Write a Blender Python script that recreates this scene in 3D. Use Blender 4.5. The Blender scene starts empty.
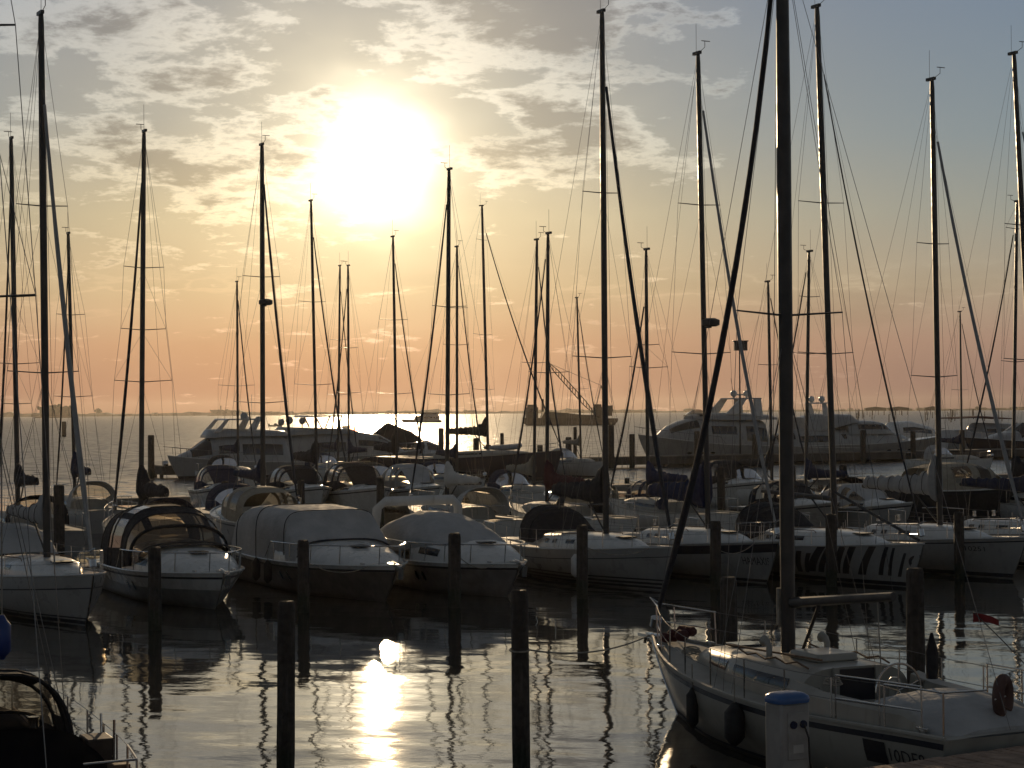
import bpy, math, random
from mathutils import Vector, Matrix

random.seed(7)
SC = bpy.context.scene
COL = SC.collection
sin, cos, pi, rad = math.sin, math.cos, math.pi, math.radians

# ------------------------------------------------------------------ camera
K = 1.652
F = 1150.0 * K            # focal length in pixels of a 1024 px wide frame
CAM_H = 5.5
cam_data = bpy.data.cameras.new('camera')
cam = bpy.data.objects.new('camera', cam_data)
COL.objects.link(cam)
cam_data.sensor_width = 36.0
cam_data.lens = 36.0 * F / 1024.0
cam_data.clip_start = 0.1
cam_data.clip_end = 30000.0
CAM_M = (Matrix.Translation((0, 0, CAM_H)) @ Matrix.Rotation(rad(90 + 0.80), 4, 'X')
         @ Matrix.Rotation(rad(-0.39), 4, 'Z'))
cam.matrix_world = CAM_M
SC.camera = cam

# ------------------------------------------------------------------ sky and sun
SUN_AZ, SUN_EL = -3.97, 7.42      # degrees: left of the view axis, above the horizon
SUN_DIR = Vector((sin(rad(SUN_AZ)) * cos(rad(SUN_EL)), cos(rad(SUN_AZ)) * cos(rad(SUN_EL)), sin(rad(SUN_EL))))


class NT:
    """small helper to write node trees as expressions"""
    def __init__(s, tree): s.t = tree; s.n = tree.nodes; s.l = tree.links
    def node(s, typ, **kw):
        n = s.n.new(typ)
        for k, v in kw.items(): setattr(n, k, v)
        return n
    def put(s, sock, v):
        if isinstance(v, (int, float)): sock.default_value = v
        elif isinstance(v, (tuple, list)):
            sock.default_value = tuple(v) + ((1,) if len(v) == 3 and len(sock.default_value) == 4 else ())
        else: s.l.new(v, sock)
    def m(s, op, a, b=0.0, c=0.0, clamp=False):
        n = s.node('ShaderNodeMath', operation=op, use_clamp=clamp)
        s.put(n.inputs[0], a); s.put(n.inputs[1], b); s.put(n.inputs[2], c)
        return n.outputs[0]
    def v(s, op, a, b=(0, 0, 0)):
        n = s.node('ShaderNodeVectorMath', operation=op)
        s.put(n.inputs[0], a); s.put(n.inputs[1], b)
        return n.outputs['Value'] if op in ('DOT_PRODUCT', 'LENGTH', 'DISTANCE') else n.outputs[0]
    def scale(s, a, f):
        n = s.node('ShaderNodeVectorMath', operation='SCALE')
        s.put(n.inputs[0], a); s.put(n.inputs['Scale'], f)
        return n.outputs[0]
    def mix(s, f, a, b):
        n = s.node('ShaderNodeMix', data_type='RGBA')
        s.put(n.inputs[0], f); s.put(n.inputs[6], a); s.put(n.inputs[7], b)
        return n.outputs[2]
    def smooth(s, x, a, b, lo=0.0, hi=1.0):
        n = s.node('ShaderNodeMapRange', interpolation_type='SMOOTHSTEP')
        for i, q in enumerate((x, a, b, lo, hi)): s.put(n.inputs[i], q)
        return n.outputs[0]
    def ramp(s, x, stops, interp='LINEAR'):
        n = s.node('ShaderNodeValToRGB')
        n.color_ramp.interpolation = interp
        e = n.color_ramp.elements
        while len(e) < len(stops): e.new(0.5)
        for el, (p, c) in zip(e, stops):
            el.position = p; el.color = tuple(c) + (1,)
        s.put(n.inputs[0], x)
        return n.outputs[0]
    def noise(s, vec, scale, detail=2.0, rough=0.5, lac=2.0, dist=0.0, out=0):
        n = s.node('ShaderNodeTexNoise')
        s.put(n.inputs['Vector'], vec); s.put(n.inputs['Scale'], scale); s.put(n.inputs['Detail'], detail)
        s.put(n.inputs['Roughness'], rough); s.put(n.inputs['Lacunarity'], lac); s.put(n.inputs['Distortion'], dist)
        return n.outputs[out]
    def comb(s, x, y, z):
        n = s.node('ShaderNodeCombineXYZ')
        s.put(n.inputs[0], x); s.put(n.inputs[1], y); s.put(n.inputs[2], z)
        return n.outputs[0]


def lin(r, g, b):
    f = lambda c: (c / 255 / 12.92) if c / 255 <= 0.04045 else ((c / 255 + 0.055) / 1.055) ** 2.4
    return (f(r), f(g), f(b))


world = bpy.data.worlds.new('World')
SC.world = world
world.use_nodes = True
wt = NT(world.node_tree)
wt.n.clear()
tc = wt.node('ShaderNodeTexCoord')
D = wt.v('NORMALIZE', tc.outputs['Generated'])
sx = wt.node('ShaderNodeSeparateXYZ'); wt.l.new(D, sx.inputs[0])
dx, dy, dz = sx.outputs
DEG = 57.29578
Z = DEG * K          # angles below are in units of 1/K degree, so that one unit spans 20 pixels
el = wt.m('MULTIPLY', wt.m('ARCSINE', dz), Z)
az = wt.m('MULTIPLY', wt.m('ARCTAN2', dx, dy), Z)
azs = wt.m('SUBTRACT', az, SUN_AZ * K)
cosang = wt.v('DOT_PRODUCT', D, tuple(SUN_DIR))
ang = wt.m('MULTIPLY', wt.m('ARCCOSINE', wt.m('MINIMUM', cosang, 0.9999999)), Z)
# physical sky (the base of the dome)
nish = wt.node('ShaderNodeTexSky', sky_type='NISHITA')
nish.sun_disc = False
nish.sun_elevation = rad(SUN_EL)
nish.sun_rotation = rad(SUN_AZ)
nish.air_density = 1.0; nish.dust_density = 2.0; nish.ozone_density = 1.0
NISH_W = 0.015
# evening air: colour by height above the horizon, bluer and darker away from the sun
t_el = wt.m('DIVIDE', wt.m('MAXIMUM', el, 0.0), 60.0)
far_col = wt.ramp(t_el, [(0.0, lin(104, 85, 83)), (0.02, lin(128, 104, 98)), (0.055, lin(148, 122, 110)), (0.10, lin(156, 144, 126)),
                         (0.16, lin(139, 144, 138)), (0.22, lin(123, 138, 145)), (0.33, lin(110, 128, 147)), (0.6, lin(92, 98, 106)),
                         (1.0, lin(78, 82, 88))])
sun_col = wt.ramp(t_el, [(0.0, lin(134, 90, 74)), (0.02, lin(164, 113, 89)), (0.055, lin(186, 138, 104)), (0.10, lin(198, 168, 127)),
                         (0.16, lin(192, 174, 138)), (0.24, lin(156, 154, 145)), (0.33, lin(134, 138, 142)), (0.6, lin(100, 103, 106)),
                         (1.0, lin(80, 84, 88))])
near_sun = wt.m('EXPONENT', wt.m('MULTIPLY', wt.m('POWER', wt.m('DIVIDE', wt.m('ABSOLUTE', wt.m('ADD', azs, 3.0)), 21.0), 2.0), -1.0))
air = wt.mix(near_sun, far_col, sun_col)
behind = wt.smooth(wt.m('ABSOLUTE', azs), 40.0, 150.0, 1.0, 0.80)
air = wt.scale(air, behind)
# low streaks of haze cloud
lowp = wt.comb(wt.m('MULTIPLY', az, 0.10), wt.m('MULTIPLY', el, 0.42), 3.7)
low_n = wt.noise(lowp, 1.3, 4.0, 0.55)
low_d = wt.m('MULTIPLY', wt.smooth(low_n, 0.5, 0.66), wt.smooth(wt.m('ABSOLUTE', wt.m('SUBTRACT', el, 5.0)), 0.3, 2.6, 1.0, 0.0))
air = wt.mix(wt.m('MULTIPLY', low_d, 0.32), air, wt.scale(air, 0.66))
low_e = wt.smooth(wt.m('ABSOLUTE', wt.m('SUBTRACT', low_n, 0.5)), 0.0, 0.03, 1.0, 0.0)
low_e = wt.m('MULTIPLY', low_e, wt.smooth(wt.m('ABSOLUTE', wt.m('SUBTRACT', el, 5.8)), 0.2, 1.8, 1.0, 0.0))
air = wt.mix(wt.m('MULTIPLY', low_e, 0.25), air, wt.scale(air, 1.5))
# the sun's aureole through thin cloud
veil_p = wt.comb(wt.m('MULTIPLY', az, 0.11), wt.m('MULTIPLY', el, 0.19), 8.3)
veil = wt.noise(veil_p, 1.0, 3.0, 0.55)
ang_v = wt.m('MULTIPLY', ang, wt.m('ADD', wt.m('MULTIPLY', wt.m('SUBTRACT', 0.5, veil), 1.1), 1.0))
core = wt.m('MULTIPLY', wt.m('EXPONENT', wt.m('MULTIPLY', wt.m('POWER', wt.m('DIVIDE', ang_v, 2.1), 2.0), -1.0)), 3.4)
mid = wt.m('MULTIPLY', wt.m('EXPONENT', wt.m('DIVIDE', ang_v, -4.3)), 0.95)
wide = wt.m('MULTIPLY', wt.m('EXPONENT', wt.m('DIVIDE', ang, -10.0)), 0.14)
glow = wt.v('ADD', wt.scale((1.0, 0.86, 0.62), core), wt.v('ADD', wt.scale((1.0, 0.84, 0.52), mid), wt.scale((1.0, 0.78, 0.45), wide)))
# cloud layer seen in perspective: the view ray projected on a flat layer overhead
inv = wt.m('DIVIDE', 1.0, wt.m('ADD', wt.m('MAXIMUM', dz, 0.0), 0.2))
pcl = wt.comb(wt.m('MULTIPLY', dx, inv), wt.m('MULTIPLY', dy, inv), 0.0)
big = wt.noise(pcl, 3.2, 3.0, 0.5)
fine = wt.noise(wt.v('ADD', pcl, (4.1, 1.3, 0.0)), 9.0, 10.0, 0.63, 2.1, 0.12)


def blob(ca, ce, wa, we, amp, slant=0.0):
    da = wt.m('SUBTRACT', az, ca)
    de = wt.m('SUBTRACT', wt.m('SUBTRACT', el, ce), wt.m('MULTIPLY', da, slant))
    q = wt.m('ADD', wt.m('POWER', wt.m('DIVIDE', da, wa), 2.0), wt.m('POWER', wt.m('DIVIDE', de, we), 2.0))
    return wt.m('MULTIPLY', wt.m('EXPONENT', wt.m('MULTIPLY', q, -1.0)), amp)


bias = wt.m('ADD', blob(-15.0, 13.0, 9.5, 5.2, 0.23), blob(-1.0, 20.6, 8.5, 2.4, 0.36, -0.10))
bias = wt.m('ADD', bias, blob(4.5, 13.8, 6.5, 1.5, 0.25, -0.30))
bias = wt.m('ADD', bias, blob(0.8, 12.2, 4.0, 1.3, 0.24, 0.05))
bias = wt.m('ADD', bias, blob(10.4, 15.5, 1.3, 0.9, 0.19, 0.1))
bias = wt.m('ADD', bias, blob(10.9, 19.2, 1.2, 0.6, 0.20, 0.25))
bias = wt.m('ADD', bias, blob(-10.0, 30.0, 40.0, 8.0, 0.16))
bias = wt.m('ADD', bias, blob(2.0, 16.0, 5.0, 2.4, 0.15, -0.35))
bias = wt.m('ADD', bias, blob(-4.0, 17.0, 3.0, 1.6, 0.14, 0.1))
bias = wt.m('ADD', bias, blob(-17.5, 12.7, 5.0, 0.8, 0.16, -0.03))
bias = wt.m('ADD', bias, blob(21.0, 16.0, 8.0, 9.0, -0.2))
bias = wt.m('ADD', bias, blob(-22.0, 19.5, 7.0, 2.6, 0.22))
field = wt.m('ADD', wt.m('ADD', wt.m('MULTIPLY', wt.m('ADD', wt.m('MULTIPLY', wt.m('SUBTRACT', fine, 0.5), 1.35), 0.5), 0.80), wt.m('SUBTRACT', wt.m('MULTIPLY', big, 0.60), 0.125)), bias)
dens = wt.smooth(field, 0.69, 0.81)
huge = wt.noise(wt.v('ADD', pcl, (9.0, 2.0, 0.0)), 1.9, 2.0, 0.5)
thick = wt.smooth(wt.m('ADD', field, wt.m('MULTIPLY', wt.m('SUBTRACT', huge, 0.5), 0.7)), 0.775, 0.96)
lit = wt.v('ADD', wt.scale(air, 1.30), wt.scale((1.0, 0.85, 0.60), wt.m('ADD', wt.m('MULTIPLY', wt.m('EXPONENT', wt.m('DIVIDE', ang, -13.0)), 0.52), wt.m('MULTIPLY', mid, 0.5))))
dark = wt.v('ADD', wt.scale(air, 0.66), wt.scale((0.9, 0.70, 0.52), wt.m('MULTIPLY', wt.m('EXPONENT', wt.m('DIVIDE', ang, -9.0)), 0.22)))
cloud = wt.mix(thick, lit, dark)
skyc = wt.v('ADD', air, glow)
skyc = wt.mix(wt.m('MULTIPLY', dens, 0.88), skyc, wt.v('ADD', cloud, wt.scale(glow, 0.55)))
total = wt.v('ADD', wt.scale(nish.outputs[0], NISH_W), wt.scale(skyc, 10.0 * 0.92))
bg = wt.node('ShaderNodeBackground')
bg.inputs['Strength'].default_value = 0.1
wt.l.new(total, bg.inputs['Color'])
wo = wt.node('ShaderNodeOutputWorld')
wt.l.new(bg.outputs[0], wo.inputs['Surface'])
world.cycles.sampling_method = 'MANUAL'
world.cycles.sample_map_resolution = 1024

sun_data = bpy.data.lights.new('sun', 'SUN')
sun_data.energy = 2.0
sun_data.angle = rad(0.5)
sun_data.color = (1.0, 0.72, 0.42)
sun = bpy.data.objects.new('sun', sun_data)
COL.objects.link(sun)
sun.rotation_euler = SUN_DIR.to_track_quat('Z', 'Y').to_euler()

SC.view_settings.view_transform = 'Standard'
SC.view_settings.look = 'None'
SC.view_settings.exposure = 0.12
SC.view_settings.gamma = 1.0
SC.view_settings.use_curve_mapping = False
SC.render.engine = 'CYCLES'
SC.cycles.max_bounces = 6
SC.cycles.diffuse_bounces = 2
SC.cycles.glossy_bounces = 3
SC.cycles.transmission_bounces = 4
SC.cycles.transparent_max_bounces = 10
SC.cycles.volume_bounces = 0
SC.cycles.caustics_reflective = False
SC.cycles.caustics_refractive = False
SC.cycles.sample_clamp_indirect = 4.0


# ------------------------------------------------------------------ pixel <-> place helpers
def ray(px, py):
    return (CAM_M.to_3x3() @ Vector(((px - 512) / F, (384 - py) / F, -1.0))).normalized()
def at_z(px, py, z=0.0):
    r = ray(px, py); k = (z - CAM_H) / r.z
    return Vector((r.x * k, r.y * k, z))
def at_d(px, py, d):
    """point seen at a pixel, d in units of K metres along the view axis"""
    r = ray(px, py); k = d * K / r.y
    return Vector((r.x * k, d * K, CAM_H + r.z * k))
def hor(px):
    return 410.5 - 0.0068 * (px - 512)


# ------------------------------------------------------------------ materials
MATS = {}
def mat(name, col, rough=0.5, metal=0.0, var=0.25, nscale=3.0, bump=0.0, bscale=20.0, coat=0.0, dirt=None, spec=0.5, bdist=0.02, tide=None):
    if name in MATS: return MATS[name]
    m = bpy.data.materials.new(name); m.use_nodes = True
    t = NT(m.node_tree)
    b = m.node_tree.nodes['Principled BSDF']
    tcn = t.node('ShaderNodeTexCoord'); co = tcn.outputs['Object']
    n1 = t.noise(co, nscale, 5.0, 0.6)
    c = t.mix(t.smooth(n1, 0.3, 0.7), tuple(x * (1 - var) for x in col), tuple(min(1, x * (1 + var * 0.6)) for x in col))
    if dirt:
        st = t.noise(t.v('MULTIPLY', co, (2.2, 2.2, 0.35)), 2.0, 5.0, 0.65)
        c = t.mix(t.smooth(st, 0.52, 0.78, 0.0, 0.55), c, dirt)
    if tide:      # weed and wet below the tide line, its edge uneven
        sz = t.node('ShaderNodeSeparateXYZ'); t.l.new(co, sz.inputs[0])
        lv = t.m('ADD', sz.outputs[2], t.m('MULTIPLY', t.noise(co, 5.0, 4.0), 0.35))
        c = t.mix(t.smooth(lv, 0.55, 0.8, 1.0, 0.0), c, tide)
        c = t.mix(t.smooth(t.noise(t.v('MULTIPLY', co, (9.0, 9.0, 0.7)), 1.5, 4.0, 0.6), 0.5, 0.72, 0.0, 0.6), c, (0.11, 0.10, 0.085))
    t.l.new(c, b.inputs['Base Color'])
    t.put(b.inputs['Roughness'], t.smooth(t.noise(co, nscale * 3, 3.0), 0.2, 0.8, max(0.02, rough * 0.75), min(1, rough * 1.25)))
    b.inputs['Metallic'].default_value = metal
    b.inputs['Specular IOR Level'].default_value = spec
    b.inputs['Coat Weight'].default_value = coat
    if bump:
        bn = t.node('ShaderNodeBump'); bn.inputs['Strength'].default_value = bump
        bn.inputs['Distance'].default_value = bdist
        t.l.new(t.noise(t.v('MULTIPLY', co, (1.0, 1.0, 0.3)) if tide else co, bscale, 5.0, 0.6), bn.inputs['Height'])
        t.l.new(bn.outputs[0], b.inputs['Normal'])
    MATS[name] = m
    return m


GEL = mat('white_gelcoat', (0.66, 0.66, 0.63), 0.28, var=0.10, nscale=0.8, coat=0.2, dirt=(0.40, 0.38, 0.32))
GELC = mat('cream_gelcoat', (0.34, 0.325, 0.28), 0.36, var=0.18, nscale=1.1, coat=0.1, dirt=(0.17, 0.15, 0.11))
GELM = mat('shade_greyed_gelcoat', (0.33, 0.33, 0.315), 0.32, var=0.14, nscale=0.8, coat=0.15, dirt=(0.18, 0.17, 0.15))  # white gelcoat with shade put into its colour, under the usual dirt streaks
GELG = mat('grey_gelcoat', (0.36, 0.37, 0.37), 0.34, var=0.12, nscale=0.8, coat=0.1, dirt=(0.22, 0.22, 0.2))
NAVY = mat('navy_gelcoat', (0.02, 0.026, 0.045), 0.22, var=0.15, coat=0.3)
MAROON = mat('maroon_paint', (0.09, 0.025, 0.022), 0.3, var=0.2)
DECK = mat('deck_nonskid', (0.58, 0.585, 0.57), 0.6, var=0.12, nscale=1.5, bump=0.25, bscale=90, dirt=(0.38, 0.37, 0.33))
DECKC = mat('cream_deck', (0.38, 0.365, 0.32), 0.6, var=0.15, nscale=1.5, bump=0.25, bscale=90, dirt=(0.3, 0.28, 0.22))
STRIPE = mat('dark_stripe', (0.018, 0.02, 0.028), 0.35, var=0.2)
ANTIF = mat('antifouling', (0.03, 0.035, 0.05), 0.75, var=0.35, bump=0.3)
LETTER = mat('lettering', (0.02, 0.02, 0.024), 0.5, var=0.1)
LETTERW = mat('pale_lettering', (0.45, 0.45, 0.42), 0.5, var=0.1)
SMOKED = mat('smoked_glass', (0.012, 0.013, 0.015), 0.08, var=0.2, spec=0.6)
ALU = mat('mast_alloy', (0.17, 0.165, 0.155), 0.42, 0.75, var=0.15, nscale=2)
ALUD = mat('dark_mast', (0.06, 0.058, 0.056), 0.45, 0.5, var=0.2, nscale=2)
STEEL = mat('stainless', (0.58, 0.57, 0.55), 0.22, 1.0, var=0.1)
WIRE = mat('rigging_wire', (0.20, 0.19, 0.18), 0.45, 0.8, var=0.1)
ROPE = mat('rope', (0.32, 0.29, 0.24), 0.9, var=0.3, nscale=8)
ROPED = mat('dark_rope', (0.06, 0.055, 0.05), 0.9, var=0.3, nscale=8)
SAIL = mat('grey_sailcloth', (0.36, 0.36, 0.35), 0.85, var=0.15, nscale=2, bump=0.5, bscale=7, bdist=0.09)
SAILW = mat('white_sailcloth', (0.58, 0.57, 0.53), 0.85, var=0.12, nscale=2, bump=0.5, bscale=7, bdist=0.09)
JIBD = mat('dark_uv_strip', (0.035, 0.037, 0.045), 0.85, var=0.25, nscale=2, bump=0.4, bscale=9)
CANB = mat('black_canvas', (0.017, 0.017, 0.02), 0.9, var=0.25, bump=0.5, bscale=7, bdist=0.09)
CANN = mat('navy_canvas', (0.018, 0.024, 0.055), 0.9, var=0.25, bump=0.5, bscale=7, bdist=0.09)
CANBL = mat('blue_canvas', (0.02, 0.028, 0.075), 0.9, var=0.25, bump=0.5, bscale=7, bdist=0.09)
CANR = mat('dark_red_canvas', (0.07, 0.014, 0.014), 0.9, var=0.25, bump=0.5, bscale=7, bdist=0.09)
CANG = mat('grey_canvas', (0.43, 0.43, 0.42), 0.88, var=0.15, nscale=1.5, bump=0.6, bscale=5, bdist=0.09)
CANC = mat('beige_canvas', (0.34, 0.30, 0.23), 0.9, var=0.15, bump=0.6, bscale=5, bdist=0.09)
RUBBER = mat('black_rubber', (0.02, 0.02, 0.02), 0.7, var=0.3)
TEAK = mat('teak', (0.17, 0.10, 0.055), 0.7, var=0.3, nscale=5, bump=0.4, bscale=30)
RED = mat('red_paint', (0.25, 0.02, 0.015), 0.5, var=0.2)
REDC = mat('red_cloth', (0.22, 0.02, 0.02), 0.9, var=0.2)
BLUEP = mat('blue_plastic', (0.05, 0.13, 0.32), 0.35, var=0.15)
PED = mat('pedestal_plastic', (0.30, 0.30, 0.285), 0.5, var=0.15, dirt=(0.25, 0.24, 0.21))
ORANGE = mat('orange_foam', (0.45, 0.11, 0.02), 0.8, var=0.2)
HORSE = mat('faded_buoy', (0.10, 0.055, 0.045), 0.8, var=0.3)
PILE = mat('piling_wood', (0.055, 0.045, 0.036), 0.85, var=0.45, nscale=4, bump=1.0, bscale=14, bdist=0.05, dirt=(0.02, 0.022, 0.018), tide=(0.018, 0.024, 0.012))
PLANK = mat('pier_planks', (0.34, 0.23, 0.16), 0.8, var=0.35, nscale=4, bump=0.7, bscale=25, dirt=(0.06, 0.05, 0.04))
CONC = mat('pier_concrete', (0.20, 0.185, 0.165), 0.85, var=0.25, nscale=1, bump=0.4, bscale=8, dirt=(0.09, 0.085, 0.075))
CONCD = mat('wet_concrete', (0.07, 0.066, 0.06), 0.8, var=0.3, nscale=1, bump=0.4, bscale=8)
STONE = mat('old_masonry', (0.08, 0.06, 0.045), 0.9, var=0.3, nscale=0.2)
LAND = mat('far_shore', (0.07, 0.075, 0.06), 0.95, var=0.4, nscale=0.01)
TREE = mat('far_foliage', (0.05, 0.06, 0.035), 0.95, var=0.4, nscale=0.3)
HULLR = mat('barge_steel', (0.05, 0.036, 0.028), 0.8, var=0.35, nscale=0.3)


def clear_mat(name, tint, mixf, rough=0.06):
    m = bpy.data.materials.new(name); m.use_nodes = True
    t = NT(m.node_tree); t.n.clear()
    tr = t.node('ShaderNodeBsdfTransparent'); tr.inputs[0].default_value = tint + (1,)
    gl = t.node('ShaderNodeBsdfGlossy'); gl.inputs['Color'].default_value = (0.9, 0.9, 0.9, 1); gl.inputs['Roughness'].default_value = rough
    df = t.node('ShaderNodeBsdfDiffuse'); df.inputs[0].default_value = (0.5, 0.47, 0.4, 1)
    tn = t.node('ShaderNodeBsdfTranslucent'); tn.inputs[0].default_value = (0.6, 0.55, 0.45, 1)
    a = t.node('ShaderNodeMixShader'); a.inputs[0].default_value = 0.5
    t.l.new(df.outputs[0], a.inputs[1]); t.l.new(tn.outputs[0], a.inputs[2])
    b = t.node('ShaderNodeMixShader'); b.inputs[0].default_value = mixf
    t.l.new(tr.outputs[0], b.inputs[1]); t.l.new(a.outputs[0], b.inputs[2])
    fr = t.node('ShaderNodeFresnel'); fr.inputs[0].default_value = 1.45
    c = t.node('ShaderNodeMixShader'); t.l.new(fr.outputs[0], c.inputs[0])
    t.l.new(b.outputs[0], c.inputs[1]); t.l.new(gl.outputs[0], c.inputs[2])
    o = t.node('ShaderNodeOutputMaterial'); t.l.new(c.outputs[0], o.inputs[0])
    MATS[name] = m
    return m


CLEAR = clear_mat('clear_vinyl', (0.78, 0.72, 0.62), 0.10)
TINTED = clear_mat('tinted_screen', (0.30, 0.27, 0.23), 0.03, 0.04)


# ------------------------------------------------------------------ mesh helpers
class MB:
    def __init__(s): s.v = []; s.f = []
    def add(s, verts, faces):
        o = len(s.v); s.v += [tuple(p) for p in verts]; s.f += [tuple(i + o for i in f) for f in faces]
        return s
    def grid(s, rows, closed=False, flip=False):
        n = len(rows[0]); vs = [p for r in rows for p in r]; fs = []
        for i in range(len(rows) - 1):
            for j in range(n if closed else n - 1):
                k = (j + 1) % n
                q = (i * n + j, i * n + k, (i + 1) * n + k, (i + 1) * n + j)
                fs.append(q[::-1] if flip else q)
        return s.add(vs, fs)
    def loft(s, rings, cap=True):
        o = len(s.v); n = len(rings[0]); s.grid(rings, True)
        if cap:
            s.f.append(tuple(o + j for j in range(n))[::-1])
            s.f.append(tuple(o + (len(rings) - 1) * n + j for j in range(n)))
        return s
    def tube(s, pts, r, n=6, cap=True):
        pts = [Vector(p) for p in pts]; rings = []
        up = None
        for i, p in enumerate(pts):
            d = (pts[min(i + 1, len(pts) - 1)] - pts[max(i - 1, 0)])
            d = d.normalized() if d.length > 1e-9 else Vector((0, 0, 1))
            if up is None or abs(up.dot(d)) > 0.95:
                up = Vector((0, 0, 1)) if abs(d.z) < 0.9 else Vector((1, 0, 0))
            a = d.cross(up).normalized(); b = d.cross(a).normalized(); up = -b
            rr = r[i] if isinstance(r, (list, tuple)) else r
            ra, rb = rr if isinstance(rr, tuple) else (rr, rr)
            rings.append([p + a * ra * cos(2 * pi * k / n) + b * rb * sin(2 * pi * k / n) for k in range(n)])
        return s.loft(rings, cap)
    def box(s, c, d, rz=0.0, top=1.0):
        cx, cy, cz = c; hx, hy, hz = d[0] / 2, d[1] / 2, d[2] / 2
        vs = []
        for z, k in ((-hz, 1.0), (hz, top)):
            for x, y in ((-hx, -hy), (hx, -hy), (hx, hy), (-hx, hy)):
                x *= k; y *= k
                vs.append((cx + x * cos(rz) - y * sin(rz), cy + x * sin(rz) + y * cos(rz), cz + z))
        return s.add(vs, [(3, 2, 1, 0), (4, 5, 6, 7), (0, 1, 5, 4), (1, 2, 6, 5), (2, 3, 7, 6), (3, 0, 4, 7)])
    def prism(s, poly, y0, y1):
        """outline in the x-z plane given thickness along y"""
        n = len(poly)
        vs = [(x, y0, z) for x, z in poly] + [(x, y1, z) for x, z in poly]
        return s.add(vs, [tuple(range(n)), tuple(range(2 * n - 1, n - 1, -1))] + [(j, (j + 1) % n + 0, n + (j + 1) % n, n + j)[::-1] for j in range(n)])
    def ball(s, c, r, n=10, m=6):
        rx, ry, rz = r if isinstance(r, tuple) else (r, r, r)
        rings = []
        for i in range(1, m):
            a = -pi / 2 + pi * i / m
            rings.append([(c[0] + rx * cos(a) * cos(2 * pi * k / n), c[1] + ry * cos(a) * sin(2 * pi * k / n), c[2] + rz * sin(a)) for k in range(n)])
        return s.loft(rings)
    def build(s, name, m, parent=None, smooth=True, ang=40, bevel=0.0):
        me = bpy.data.meshes.new(name)
        me.from_pydata(s.v, [], s.f); me.validate()
        if smooth:
            me.polygons.foreach_set('use_smooth', [True] * len(me.polygons))
            me.set_sharp_from_angle(angle=rad(ang))
        me.materials.append(m); me.update()
        o = bpy.data.objects.new(name, me)
        COL.objects.link(o)
        if parent is not None: o.parent = parent
        if bevel:
            b = o.modifiers.new('bevel', 'BEVEL'); b.width = bevel; b.segments = 2; b.limit_method = 'ANGLE'
        return o


def tag(o, label=None, cat=None, group=None, kind=None):
    if label: o['label'] = label
    if cat: o['category'] = cat
    if group: o['group'] = group
    if kind: o['kind'] = kind
    return o


def empty(name, loc, rz, label, cat, group=None):
    o = bpy.data.objects.new(name, None); COL.objects.link(o)
    o.location = loc; o.rotation_euler = (0, 0, rz); o.empty_display_size = 0.3
    return tag(o, label, cat, group)


def lerp(a, b, t): return a + (b - a) * t
def sst(x): x = max(0.0, min(1.0, x)); return x * x * (3 - 2 * x)

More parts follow.
